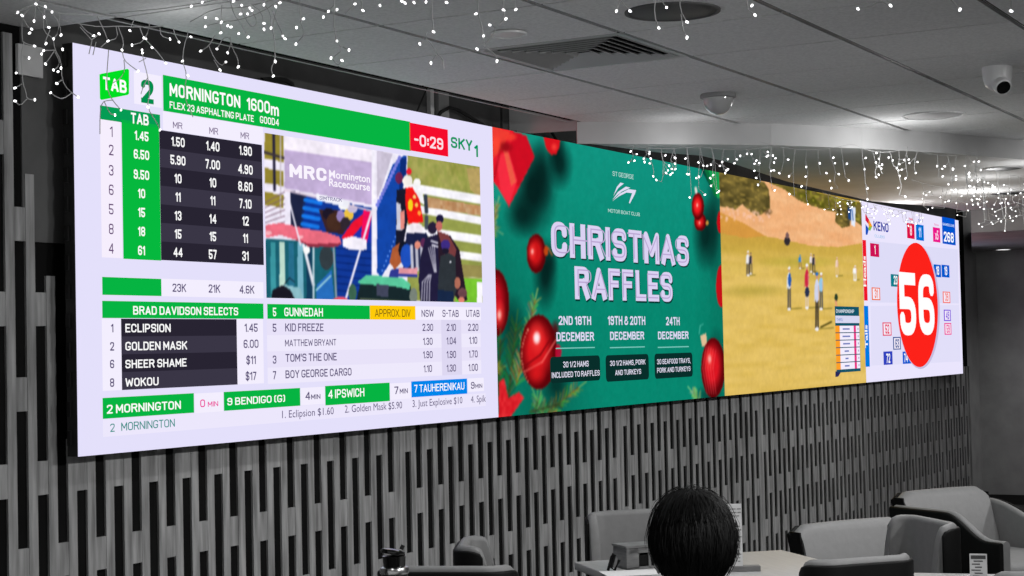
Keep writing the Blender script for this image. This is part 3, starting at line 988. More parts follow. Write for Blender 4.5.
# pine twigs
rr = random.Random(5)
def twig(x0_, y0_, x1_, y1_, ln, n, c1, c2, w=1.1):
    C.line([(x0_, y0_), (x1_, y1_)], 2.4, (60, 60, 30))
    dx, dy = x1_ - x0_, y1_ - y0_; L_ = math.hypot(dx, dy); dx /= L_; dy /= L_
    for i in range(n):
        t_ = i / n; px_, py_ = x0_ + dx * L_ * t_, y0_ + dy * L_ * t_
        for sg in (-1, 1):
            a = math.atan2(dy, dx) + sg * rr.uniform(.45, .95); l_ = ln * rr.uniform(.7, 1.1) * (1 - .35 * t_)
            c_ = [c1[k] + (c2[k] - c1[k]) * rr.random() for k in range(3)]
            C.line([(px_, py_), (px_ + math.cos(a) * l_ * .62, py_ + math.sin(a) * l_)], w, c_)
    C.line([(x1_, y1_), (x1_ + dx * ln * .7, y1_ + dy * ln * .7)], w, c2)
twig(508, 400, 516, 325, 22, 34, (14, 60, 36), (70, 110, 50)); twig(516, 385, 535, 300, 17, 34, (70, 96, 40), (196, 206, 110))
twig(498, 400, 500, 340, 16, 20, (10, 56, 34), (60, 110, 50)); twig(545, 420, 536, 398, 18, 16, (60, 120, 70), (140, 190, 110)); twig(548, 412, 578, 388, 15, 18, (50, 96, 40), (190, 190, 90))
twig(530, 412, 560, 404, 12, 16, (20, 60, 40), (80, 120, 60)); twig(490, 235, 497, 205, 12, 14, (80, 110, 60), (190, 200, 130)); twig(488, 225, 496, 230, 12, 10, (60, 96, 60), (160, 180, 120))
twig(700, 402, 692, 392, 10, 14, (60, 150, 90), (170, 220, 140)); twig(494, 370, 500, 368, 10, 8, (90, 110, 40), (150, 150, 60))
shade(556, 385, 16, 24, .7)
# big bauble
bauble(538.5, 352, 18.5, 37.5, (-.1, -.38), (214, 24, 30))
C.line([(526, 365), (540, 355), (556, 330)], 1.6, (120, 6, 14)); C.line([(524, 372), (542, 362), (557, 338)], 1.4, (255, 120, 110)); C.ell(536, 375, 11, 12, (230, 26, 30), .7, soft=.8)
C.ell(555, 330, 5, 12, (90, 4, 14), .8, soft=.7); C.ell(536.5, 338, 4.6, 7.5, (255, 236, 240), 1, soft=.7); C.ell(558, 352, 3.2, 8, (190, 10, 50), .9)
for k_ in range(16): C.ell(521.6 + 1.2 * math.cos(k_) * 0 + 6 * (abs(k_ - 7.5) / 7.5) ** 2, 330 + k_ * 3.4, .7, .9, (240, 150, 120))
# red star ornament
C.poly([(499, 382), (504, 378), (508, 398), (519, 392), (524, 398), (514, 412), (508, 420), (498, 422)], (206, 20, 32)); C.put(C.inside([(499, 382), (504, 378), (508, 398), (519, 392), (524, 398), (514, 412), (508, 420), (498, 422)]), (250, 70, 70), C.noise(.02, .02, 4) * .7)
# right-hand decorations
shade(705, 235, 14, 40, .85); shade(714, 225, 10, 60, .6); C.poly([(700, 168), (708, 168), (719.5, 185), (719.5, 200), (712, 190)], (6, 70, 56))
C.poly([(703.5, 168), (719.5, 170), (719.5, 199), (716, 197)], (22, 160, 84)); C.poly([(703.5, 168), (708, 169), (717, 197), (714, 196)], (10, 110, 60))
C.line([(695.5, 188), (697, 198)], 2.6, (236, 220, 214)); bauble(700, 222, 6, 9, (-.1, .1)); bauble(697.7, 206.5, 6.2, 13.5, (-.1, -.1), (238, 24, 30)); C.ell(707, 223, 1.4, 2.4, (190, 140, 60))
C.ell(720, 222, 3.2, 11, (196, 12, 24)); C.ell(721, 286, 5, 21, (196, 16, 26)); shade(708, 395, 16, 10, .5)
shade(716, 345, 10, 20, .3); C.line([(699, 334), (700, 326), (703, 324)], 1, (90, 190, 170)); C.poly([(700, 336), (706, 333), (707, 346), (702, 346)], (224, 190, 150))
bauble(713, 368, 12, 30, (-.3, -.3), (218, 22, 34))
for k_ in range(5): C.line([(706 + k_ * 2.4, 346 + k_), (702.5 + k_ * 2.6, 368), (707 + k_ * 2.2, 394)], .7, (250, 90, 96), .7)
C.soften(1, .015)
C.build('poster_picture', S2)
L = Layer(); L.y = YS - 0.003
L.text('CHRISTMAS', 551.4, 258, 222.6, 689, (6, 60, 54), 0.044)
L.text('RAFFLES', 574.8, 301.2, 268, 672.8, (6, 60, 54), 0.044)
L.y -= 0.002
L.text('CHRISTMAS', 550.4, 256.4, 221, 688, (219, 210, 243), 0.044)
L.text('RAFFLES', 574, 299.2, 266.2, 671.8, (219, 210, 243), 0.044)
L.y -= 0.002
L.text('CHRISTMAS', 553.2, 252.8, 224.6, 686.0, (186, 166, 210), -0.03)
L.text('RAFFLES', 576.6, 296, 269.2, 669.8, (186, 166, 210), -0.03)
L.build('poster_title', S2)
L = Layer(); L.y = YS - 0.003
for v, a, yb, yt, c in (('2ND 18TH', 557.5, 325, 316, 590), ('DECEMBER', 555.3, 341.3, 332.3, 593), ('19TH & 20TH', 606.6, 325, 316, 644.2), ('DECEMBER', 609, 340, 331.8, 643.2), ('24TH', 665, 325.3, 317, 678.6), ('DECEMBER', 657, 339.4, 331.6, 687.6)):
    L.text(v, a, yb, yt, c, (224, 218, 246), 0.03, dy=.004)
for a, y, c in ((555, 347.9, 594), (609, 347.2, 644), (657, 346.9, 688)):
    L.R(a, y, y + 1.1, c, (120, 200, 190), .002)
for a, yt, yb, c in ((549, 357, 383.4, 599.3), (604.6, 355.4, 382, 648), (653.5, 353.8, 379, 691.8)):
    L.round(a, yt, yb, c, (8, 46, 42), 0.025, .002)
for v, a, yb, yt, c in (('30 1/2 HAMS', 562, 367.6, 361.7, 587.5), ('INCLUDED TO RAFFLES', 550.6, 378.2, 372.5, 598.6), ('30 1/2 HAMS, PORK', 609, 366, 360.8, 644.4), ('AND TURKEYS', 614, 375.4, 370.2, 640), ('30 SEAFOOD TRAYS,', 656, 364.4, 359.3, 689.4), ('PORK AND TURKEYS', 656, 372.9, 367.9, 689.4)):
    L.text(v, a, yb, yt, c, (224, 222, 240), 0.02, dy=.004)
L.build('raffle_details', S2)
L = Layer(); L.y = YS - 0.003
L.text('ST GEORGE', 611.8, 175.8, 171.2, 632.8, (190, 226, 222), 0.006, dy=.002)
L.text('MOTOR BOAT CLUB', 607.3, 212.2, 208.6, 639, (190, 226, 222), 0.006, dy=.002)
LG = (226, 222, 246)
L.poly([(612.5, 196), (616, 187), (619.6, 182.6), (623, 183.6), (617.5, 188), (614, 193.5)], LG, .002)
L.poly([(611.6, 199.8), (617, 192), (625, 186.6), (629.4, 187.8), (621, 191.6), (615.5, 196)], LG, .0024)
L.poly([(611.2, 201.4), (619, 193.6), (627.6, 189.2), (635.2, 190.2), (634, 194), (628.8, 203.8), (628, 202.6), (631.2, 193.2), (625.4, 192.6), (617.5, 196.6)], LG, .0028)
L.build('club_logo', S2)

# ---- screen 3: golf broadcast
S3 = screen(2, 'wall screen showing golfers on a dry yellow green, next to the number game')
C = Canvas(SX0 + 2 * SW + .0005, SX0 + 3 * SW, SZT, SZB, 0.011, (222, 188, 96), 0.006)
n1, n2, n3 = C.noise(.35, .03, 1), C.noise(.06, .02, 2), C.noise(1.1, .10, 3)
ones = np.ones_like(n1)
C.put(ones, (204, 168, 66), .5 * n3); C.put(ones, (240, 206, 122), .55 * n1)
C.put(np.clip((300 - C.py) / 50, 0, 1), (190, 168, 62), .8 * C.noise(.8, .06, 8)); C.put(np.clip((265 - C.py) / 25, 0, 1), (200, 160, 66), .8)
C.ell(752, 291, 40, 8, (168, 150, 56), .55, soft=.8); C.ell(800, 262, 50, 7, (170, 160, 50), .5, soft=.8)
hill = [(715, 205), (760, 180), (768, 182), (782, 186), (800, 200), (822, 208), (840, 213), (862, 225), (864, 243), (838, 247), (812, 246), (790, 241), (765, 236), (745, 224), (715, 212)]
C.poly(hill, (240, 176, 122)); C.put(C.inside(hill), (250, 204, 156), .6 * C.noise(.3, .03, 6)); C.put(C.inside(hill), (222, 152, 96), .3 * n2)
C.poly([(715, 210), (745, 224), (765, 236), (745, 238), (715, 232)], (214, 152, 66))
# scrub
def scrub(poly_, seed, dark=(70, 62, 30), light=(176, 150, 70)):
    m = C.inside(poly_); C.put(m, (120, 104, 52)); C.put(m, dark, np.clip(C.noise(.09, .03, seed) * 1.3 - .2, 0, 1)); C.put(m, light, np.clip(C.noise(.05, .016, seed + 1) * 1.6 - .8, 0, 1))
scrub([(715, 168), (745, 175), (764, 182), (769, 190), (770, 208), (762, 214), (757, 216), (748, 210), (742, 204), (735, 210), (728, 207), (715, 206)], 20)
scrub([(764, 180), (800, 188), (862, 203), (862, 226), (845, 214), (830, 211), (812, 206), (798, 200), (785, 190)], 30, (84, 84, 20), (186, 176, 60))
scrub([(836, 208), (848, 208), (850, 226), (842, 228), (835, 222)], 40); C.ell(768, 212, 5, 4, (90, 70, 40), .8, soft=.6); C.ell(849, 212, 3, 14, (60, 60, 50), .7, soft=.4)
for k_ in range(40):
    C.ell(720 + rr.random() * 50, 209 + rr.random() * 12 + 0, 1.6, 2.2, (246, 196, 170), .6, soft=.6)
C.poly([(848, 208), (853, 207), (854, 222), (848, 219)], (30, 70, 130)); C.poly([(851, 207), (855.5, 207), (855, 227), (851, 225)], (226, 232, 246)); C.line([(852, 210), (853, 220)], 1.2, (40, 90, 170))
C.ell(787, 241, 3, 4.5, (50, 44, 50)); C.ell(787, 235.5, 1.8, 3, (120, 90, 90))
# players
def player(x, ytop, yft, shirt, legs, cap=None, w=3.6, sh=True):
    w *= .78
    h = yft - ytop
    if sh: C.line([(x, yft), (x + h * .28, yft - h * .02)], 1.6, (120, 110, 40), .7)
    C.line([(x - .8, ytop + h * .5), (x - 1.0, yft)], w * .42, legs); C.line([(x + .9, ytop + h * .5), (x + 1.2, yft)], w * .42, legs)
    C.ell(x, ytop + h * .34, w * .62, h * .2, shirt); C.line([(x - w * .45, ytop + h * .25), (x - w * .6, ytop + h * .52)], 1.1, shirt); C.line([(x + w * .45, ytop + h * .25), (x + w * .55, ytop + h * .5)], 1.1, (220, 170, 140))
    C.ell(x, ytop + h * .09, w * .34, h * .055, (206, 150, 120)); C.ell(x, ytop + h * .05, w * .38, h * .035, cap or shirt)
    C.ell(x, yft, w * .5, h * .025 + .5, (240, 236, 240))
player(747.8, 250.5, 275.5, (240, 240, 246), (40, 40, 60)); player(750.6, 252, 274, (40, 46, 66), (50, 46, 56), (60, 60, 70), 2.8, False)
player(800, 254.5, 268.5, (40, 130, 200), (150, 110, 80), w=3); player(811, 253, 272, (230, 224, 226), (90, 80, 60), w=3); player(813.6, 254, 274, (50, 52, 66), (60, 50, 50), w=2.8)
player(836.8, 256.5, 276, (240, 208, 190), (226, 190, 150), w=2.6); player(854.8, 265.5, 280, (250, 250, 252), (230, 226, 230), w=4)
player(789, 266, 309, (226, 234, 246), (40, 44, 70), (246, 246, 250), 4.2); C.ell(789.5, 280, 1.6, 7, (40, 90, 170))
player(806.8, 263, 308, (206, 40, 70), (220, 200, 190), (240, 238, 244), 4.2); C.ell(807, 292, 2.2, 5, (40, 50, 80))
player(821, 272, 309, (150, 200, 236), (46, 56, 80), (246, 246, 250), 4.2); player(816.8, 271, 329, (206, 210, 234), (30, 28, 36), (40, 110, 190), 4.8); C.line([(821, 327), (831, 322)], 2.2, (90, 80, 30))
C.ell(836, 297.5, 1.6, 4, (40, 60, 40)); C.line([(835.6, 301), (836.6, 308)], 1.8, (230, 150, 120))
C.soften(1, .018)
C.build('golf_picture', S3)
L = Layer(); L.y = YS - 0.003
TE = (18, 84, 104)
L.R(834.3, 306.2, 373.0, 859.4, TE)
L.R(834.6, 315.6, 323, 858.9, (216, 216, 242), .002)
L.text('CHAMPIONSHIP', 835.4, 312.8, 309.2, 853.5, (220, 230, 240), 0.02, dy=.002)
L.text('THRU', 835.6, 321.2, 318, 842, (120, 140, 200), 0.01, dy=.004)
zt = pl(835, 325.4)[1]; zb_ = pl(835, 370.4)[1]
xx = [pl(v, 348)[0] for v in (835.2, 839.6, 853.6, 855.8, 859.2)]
for r in range(6):
    z1 = zt + (zb_ - zt) * (r + .05) / 6; z2 = zt + (zb_ - zt) * (r + .93) / 6
    L.quad(xx[0], xx[1], z1, z2, (255, 160, 40), .002); L.quad(xx[1], xx[2], z1, z2, PALE, .002)
    L.quad(xx[2], xx[3], z1, z2, (232, 50, 130), .002); L.quad(xx[3], xx[4], z1, z2, PALE, .002)
    w_ = (.5, .55, .5, .32, .22, .34)[r]; c_ = (xx[1] + xx[2]) / 2 - .02; hw = (xx[2] - xx[1]) * w_ / 2
    L.quad(c_ - hw, c_ + hw, z1 * .62 + z2 * .38, z1 * .38 + z2 * .62, (120, 130, 190), .004)
    L.quad((xx[3] + xx[4]) / 2 - .01, (xx[3] + xx[4]) / 2 + .015, z1 * .65 + z2 * .35, z1 * .35 + z2 * .65, (180, 170, 200), .004)
L.poly([(835, 371.5), (841, 371), (838, 376.5), (835, 377)], (40, 40, 90))
L.build('leaderboard', S3)

# ---- screen 4: keno
S4 = screen(3, 'rightmost wall screen with a big red circle marked 56')
L = Layer()
L.quad(SX0 + 3 * SW + .001, SX0 + 4 * SW, SZT, SZB, (234, 229, 253))
L.y -= 0.001
L.poly([(869.4, 241), (957.5, 249.5), (958.6, 303.4), (870, 302.4)], (222, 220, 247)); L.poly([(870.3, 306), (958.7, 305), (960.4, 361.5), (871, 365.6)], (226, 223, 249))
L.y -= 0.002
L.poly([(864.8, 213.8), (868.5, 219.6), (867.8, 224), (864.9, 220.5)], (222, 30, 60)); L.poly([(868.5, 219.6), (871.8, 226.3), (868.5, 229), (867.8, 224)], (250, 160, 40)); L.poly([(871.8, 226.3), (869.6, 231), (867.4, 229.2), (868.5, 226)], (130, 190, 60))
L.poly([(865, 224), (868.4, 229), (866.9, 234.8), (865.2, 234.8)], (16, 80, 190))
L.text('KENO', 872.8, 230.2, 220.8, 887.9, (40, 56, 160), 0.03)
L.text('CLUBS', 874, 237.2, 234.4, 884, (130, 190, 230), 0.0)
L.build('keno_logo', S4)
L = Layer(); L.y -= 0.003
RD, BL, PK = (222, 14, 70), (0, 112, 214), (236, 20, 140)
L.R(906.3, 222.8, 238, 914, RD); L.R(915.3, 224, 239.8, 923.3, BL); L.R(932.3, 227, 241.6, 939.7, PK)
L.text('8', 910.3, 230.6, 10, 0, (250, 220, 232), 0.05, center=True, aspect=1.0)
L.text('11', 919.3, 232.2, 10, 0, (214, 236, 252), 0.03, center=True, aspect=1.0)
L.text('x5', 936.1, 235, 8.6, 0, (252, 214, 236), 0.03, center=True, aspect=.95)
L.build('game_summary', S4)
L = Layer(); L.y -= 0.003
L.R(941.3, 216.6, 243.4, 954.8, (0, 84, 206))
L.text('268', 943.4, 241.4, 231.4, 953.2, WHITE, 0.03)
L.text('GAMES LIVE', 942, 225.2, 222.6, 953.8, (200, 220, 250), 0.03)
L.text('Heads', 908.3, 219.8, 217.4, 912.2, RD, 0.02); L.text('Tails', 917.5, 221.8, 219.2, 920.3, (60, 120, 220), 0.02); L.text('Bonus', 934, 225.4, 223.2, 938, PK, 0.0)
L.build('game_number', S4)
L = Layer(); L.y -= 0.003
L.R(861.9, 239.8, 300.4, 866.3, (240, 22, 42)); L.R(863.3, 305.8, 367, 868.5, (0, 122, 226))
for v, (cx, cyb, cyt), rgb in (('Heads', (864.4, 286.5, 256), WHITE), ('Tails', (866.0, 348, 325), WHITE)):
    me, bb = glyphs(v, 0.02)
    xa, zlo = pl(cx + 1.1, cyb); zhi = pl(cx, cyt)[1]; xw = pl(cx + 1.1, cyb)[0] - pl(cx - 1.4, cyb)[0]
    sy = (zhi - zlo) / (bb[1] - bb[0]); sx = xw / CAPH
    L.b.add([(xa - p_[1] * sx, L.y - .002, zlo + (p_[0] - bb[0]) * sy) for p_ in me[0]], me[1], G(rgb))
def cell(a, yt, yb, c, txt, rgb, filled=True, tx=None):
    L.R(a, yt, yb, c, rgb, .001)
    if not filled:
        L.R(a + .9, yt + 1.1, yb - 1.1, c - .9, (244, 236, 250), .002)
    L.text(txt, (a + c) / 2 if tx is None else tx, (yt + yb) / 2, (yb - yt) * .70, 0, WHITE if filled else rgb, 0.03, center=True, aspect=1.0, dy=.004)
cell(869.4, 243, 256.2, 878.4, '1', (206, 16, 84)); cell(933, 264.2, 276.8, 940.4, '18', (0, 96, 206)); cell(940.9, 264.6, 277, 948.8, '19', (0, 90, 206))
cell(890, 274, 286.4, 898.6, '23', (10, 126, 140), tx=894.6); cell(870.9, 287.3, 300, 879.5, '31', (240, 110, 60), False); cell(942, 291.4, 303, 949.7, '39', (246, 120, 110), False)
cell(943.1, 309.6, 321, 950.2, '49', (126, 80, 220), False); cell(943.7, 323, 334.8, 950.8, '59', (240, 70, 150), False); cell(881.8, 322.4, 335.8, 890.8, '52', (230, 50, 90), False)
cell(892.3, 337, 349.8, 900.2, '63', (60, 90, 150), False); cell(882.7, 351.6, 365, 891.9, '72', (50, 66, 190)); cell(901.9, 351.6, 364, 910.4, '74', (10, 90, 210), tx=905); L.R(923.5, 354, 362.6, 928.2, (120, 140, 130), .001)
L.build('number_grid', S4)
L = Layer(); L.y = YS - 0.010
L.ell(917.2, 306.6, 21.4, 62.6, (196, 190, 222)); L.ell(916.0, 305.2, 20.4, 62.2, (253, 34, 26), .002)
L.text('56', 898.6, 335.6, 272, 933.2, WHITE, 0.035, dy=.006)
L.build('drawn_number', S4)

# hanging cables in the dark gap
def cable(pts, r, label, Y=4.07):
    b = MB(); b.tube([on_y(x, y, Y) for x, y in pts], r)
    tag(b.build('hanging_cable', M['cable'], smooth=True), label, 'cable', 'cables above the screens')
cable([(437, 118), (441, 112), (449, 107.5), (458, 110), (470, 117), (482, 124), (484, 127)], .008, 'black cable looping out above the racing screen right of its middle')
cable([(514, 133), (520, 129), (534, 124.5), (544, 125), (551, 131), (556, 139), (557, 142)], .008, 'black cable arching above the left corner of the raffles screen')
cable([(541, 112), (541, 131), (535, 133), (533, 137)], .005, 'thin black cable with a kink dropping beside the arched cable')
cable([(501.5, 104), (501.5, 131)], .006, 'straight black cable dropping where the racing and raffles screens meet', 4.06)
cable([(427, 88), (422, 100), (416, 114)], .004, 'thin slanting black cable behind the top of the racing screen')
cable([(262, 80), (270, 79), (285, 80), (292, 84), (294, 92)], .010, 'black cable bump above the middle of the racing screen')


# ================================================================== CEILING FIXTURES
def vent():
    x0_, x1_, y0_, y1_ = 5.376, 5.976, 2.553, 3.153
    r = tag(empty('ceiling_vent', ((x0_ + x1_) / 2, (y0_ + y1_) / 2, CEIL)), 'square louvred air vent set in the tiled ceiling', 'vent')
    b = MB(); b.box((0, 0, .045), (.585, .585, .02)); b.build('plenum', M['ventdark'], r)
    def ring(bm, s_out, s_in, zo, zi):
        o, i = s_out / 2, s_in / 2
        vs = [(-o, -o, zo), (o, -o, zo), (o, o, zo), (-o, o, zo), (-i, -i, zi), (i, -i, zi), (i, i, zi), (-i, i, zi)]
        vs += [(v_[0], v_[1], v_[2] + .003) for v_ in vs]
        fs = [(k_, (k_ + 1) % 4, 4 + (k_ + 1) % 4, 4 + k_) for k_ in range(4)] + [(8 + k_, 12 + k_, 12 + (k_ + 1) % 4, 8 + (k_ + 1) % 4) for k_ in range(4)]
        fs += [(k_, 8 + k_, 8 + (k_ + 1) % 4, (k_ + 1) % 4) for k_ in range(4)] + [(4 + k_, 4 + (k_ + 1) % 4, 12 + (k_ + 1) % 4, 12 + k_) for k_ in range(4)]
        bm.add(vs, fs)
    b = MB(); ring(b, .592, .54, 0, 0.0); b.build('frame', M['vent'], r)
    for k_ in range(7):
        so = .53 - k_ * .072
        b = MB(); ring(b, so, so - .060, -.002, .022); b.build('louvre', M['vent'], r)
vent()
def disc(name, c, rad, z, m_, label, cat, rim=None, ring=.012):
    r = tag(empty(name, (c[0], c[1], z)), label, cat)
    b = MB(); b.lathe([(0, -.004), (rad * .9, -.004), (rad * .92, -.002), (rad * .92, .004)], (0, 0, 0), 36); b.build('diffuser' if 'light' in name else 'grille', m_, r, smooth=True)
    b = MB(); b.lathe([(rad * .92, -.002), (rad * .93, -.007), (rad, -.005), (rad * 1.01, .002), (rad * .92, .002)], (0, 0, 0), 36); b.build('rim', rim or M['plastic'], r, smooth=True)
disc('ceiling_speaker', (5.12, 2.245), .155, CEIL, M['speaker'], 'round dark flush ceiling speaker at the top of the picture', 'speaker', M['speaker'])
disc('recessed_downlight', (8.275, 2.27), .15, CEIL, M['dlight'], 'round pale unlit downlight in the tiles right of the dome', 'downlight', M['tile'])
disc('smoke_detector_plate', (5.13, 2.86), .062, CEIL - .006, M['plastic'], 'small pale round plate beside the square air vent', 'ceiling plate')
def onlow(x, y): p = on_z(x, y, LOW); return (p.x, p.y)
disc('recessed_downlight', onlow(1003, 168), .11, LOW, M['blackmetal'], 'dark round downlight ringed by fairy lights on lower ceiling', 'downlight', M['farwall'])
disc('recessed_downlight', (11.9, 2.75), .14, LOW, M['blackmetal'], 'dark round downlight near the lower ceiling end, farther back', 'downlight', M['farwall'])
p0 = on_z(1006, 249.5, 2.37)
disc('recessed_downlight', (p0.x - .1, p0.y), .07, 2.37, LAMPON, 'small glowing downlight in the far soffit', 'downlight', M['plastic'])
# dome camera
p0 = on_z(718, 94, CEIL)
r = tag(empty('dome_camera', (p0.x, p0.y, CEIL)), 'clear dome camera hanging under the ceiling tiles', 'camera')
b = MB(); b.lathe([(0, 0), (.075, 0), (.078, -.006), (.078, -.016), (.07, -.02), (0, -.02)], (0, 0, 0), 32); b.build('base', M['farwall'], r, smooth=True)
b = MB(); b.lathe([(.066 * math.cos(a), -.02 - .070 * math.sin(a)) for a in [math.radians(q) for q in range(0, 91, 10)]], (0, 0, 0), 32); b.build('dome', M['glass'], r, smooth=True)
# turret camera
p0 = on_z(997, 67, CEIL)
r = tag(empty('security_camera', (p0.x, p0.y, CEIL)), 'white turret security camera with black lens at the right', 'camera')
b = MB(); b.lathe([(0, 0), (.058, 0), (.060, -.008), (.055, -.05), (.047, -.075), (.030, -.090), (0, -.094)], (0, 0, 0), 32); b.build('housing', M['plastic'], r, smooth=True)
ax = Vector((-.62, -.45, -.55)).normalized(); ac = Vector((-.012, -.010, -.062))
b = MB(); b.lathe([(.034, 0), (.036, .03), (.034, .047), (.030, .05)], ac, 28, axis=ax); b.build('eyeball', M['plastic'], r, smooth=True)
b = MB(); b.lathe([(0, 0), (.028, 0), (.028, .003), (.02, .005), (0, .006)], ac + ax * .048, 28, axis=ax); b.build('lens', M['lens'], r, smooth=True)


# ================================================================== FAIRY LIGHTS
bm_ = MB()
NB = 8
prof = [(0.0008, -0.009), (0.003, -0.008), (0.0052, -0.003), (0.0058, 0.001), (0.005, 0.005), (0.002, 0.0075), (0.0005, 0.008)]
bm_.lathe(prof, (0, 0, 0), NB)
_b = bm_.build('bulb', BULB, smooth=True)
BME = _b.data
bpy.data.objects.remove(_b)


def light_string(name, label, wires, bulbs, wr=0.0015, bs=1.0):
    """wires: list of 3-D polylines, bulbs: list of 3-D points"""
    root = tag(empty(name, wires[0][0]), label, 'fairy lights', 'icicle fairy lights')
    o0 = Vector(wires[0][0])
    b = MB()
    for w_ in wires:
        pts = [Vector(p) - o0 for p in w_]
        if len(pts) > 2:   # round the corners a little
            q = [pts[0]]
            for a, c in zip(pts[:-1], pts[1:]):
                q += [a.lerp(c, .25), a.lerp(c, .75)]
            pts = q + [pts[-1]]
        b.tube(pts, wr, 5)
    b.build('wire', M['wire'], root, smooth=True)
    bulbs = list(bulbs)
    for p in bulbs[:100]:
        o = bpy.data.objects.new('bulb', BME)
        o.location = Vector(p) - o0
        o.rotation_euler = (rnd.uniform(-1.2, 1.2), rnd.uniform(-1.2, 1.2), rnd.uniform(0, 3))
        o.scale = (bs, bs, bs)
        COL.objects.link(o)
        o.parent = root
    return root


def Y1(pts, Y=3.73): return [on_y(x, y, Y) for x, y in pts]
def X1(pts, X=4.10): return [on_x(x, y, X) for x, y in pts]
# left row, along the ceiling edge over the racing screen
wires = [
    [(14, 14), (24, 8), (36, 4), (50, 10), (62, 14), (80, 14), (97, 16), (116, 17), (135, 18), (154, 16), (172, 13), (190, 9), (203, 4), (215, 0)],
    [(62, 20), (80, 24), (100, 27), (118, 26), (135, 27), (155, 27), (172, 25), (180, 17), (190, 9)],
    [(30, 8), (22, 17), (22, 40), (24, 43), (34, 46)], [(24, 42), (21, 55), (22, 70), (23, 84), (26, 92), (27, 99), (35, 100)], [(22, 84), (15, 88)], [(27, 99), (20, 106), (15, 101)], [(21, 55), (29, 58)], [(21, 72), (16, 73)],
    [(45, 8), (43, 20), (44, 32), (53, 38), (55, 50), (61, 60), (62, 80), (68, 90), (78, 97)], [(62, 80), (57, 83)], [(72, 93), (63, 99), (56, 97), (50, 92)], [(55, 50), (43.6, 50.6)], [(55, 50), (48, 60), (45.5, 64)], [(55, 52), (60, 62), (57, 68), (53.5, 70)],
    [(52, 12), (60, 25), (61, 35)], [(60, 15), (58, 33), (53.5, 39)], [(36, 4), (34, 21)], [(22, 17), (28, 27), (31, 29)], [(36, 5), (44, 17), (48.7, 27.3)], [(30, 7), (17.6, 12.4)], [(50, 30), (45, 42)],
    [(80, 24), (86, 31), (93.6, 35.7)], [(80, 27), (90, 38), (92, 40), (99, 33.8)], [(92, 40), (89, 54)], [(96, 42), (93, 55)], [(97, 16), (104, 30), (108, 41), (101, 47)], [(116, 26), (118, 38), (108, 41)],
    [(108.7, 50), (106.6, 77), (108, 92), (113, 101), (121, 110)], [(113, 100), (104, 101), (101, 106), (100, 116), (100, 134)], [(104, 101), (110, 114), (115, 115)],
    [(118, 26), (124, 42), (122, 50), (124, 60), (131, 66), (138, 71)], [(124, 60), (125, 70), (121, 78), (113, 83)], [(135, 18), (131, 26), (129.8, 30.5)], [(140, 28), (143.8, 38), (152, 46), (160, 55), (165.6, 63)], [(150, 14), (149, 30), (143, 42), (132, 45)],
    [(142, 50), (143, 58), (148, 77), (150, 94), (147, 107), (158, 125), (160, 130)], [(148, 77), (143, 87), (141, 94)], [(139, 62), (146, 58)], [(160, 28), (161, 36), (170, 39)],
    [(173, 27), (175, 35), (179, 42)], [(185, 18), (189, 30), (184, 46), (182.5, 61), (187, 75), (184, 93), (188, 106), (193, 117)], [(190.7, 36.8), (187, 38)]]
bulbs = [(17.6, 12.4), (22, 15.3), (36, 4), (45.5, 6.7), (52, 12), (34, 21), (44, 17), (48.7, 27.3), (31.5, 29), (29.6, 33), (61, 35), (34.4, 46), (46, 43.5), (53.5, 39), (43.6, 50.6), (62.5, 49.3), (41.6, 54), (29, 58), (45.5, 64), (53.5, 70), (58, 71.6), (61, 68), (16.2, 73), (15, 88), (15, 101), (34.8, 99.7), (56.7, 83.5), (50.6, 92.7), (78, 97), (93.6, 35.7), (99, 33.8), (108, 41), (122, 50), (129.8, 30.5), (143.8, 38), (146, 39), (132, 45), (142, 50), (142.5, 53), (152, 47.6), (170, 39), (173, 27), (179, 42), (190.7, 36.8), (165.6, 63), (182.5, 61), (188, 75.5), (121, 110), (115, 115), (148, 107), (160, 130), (138, 71)]
light_string('fairy_light_string', 'fairy lights dangling over the left end of the racing screen', [Y1(w_) for w_ in wires], Y1(bulbs), bs=.58)
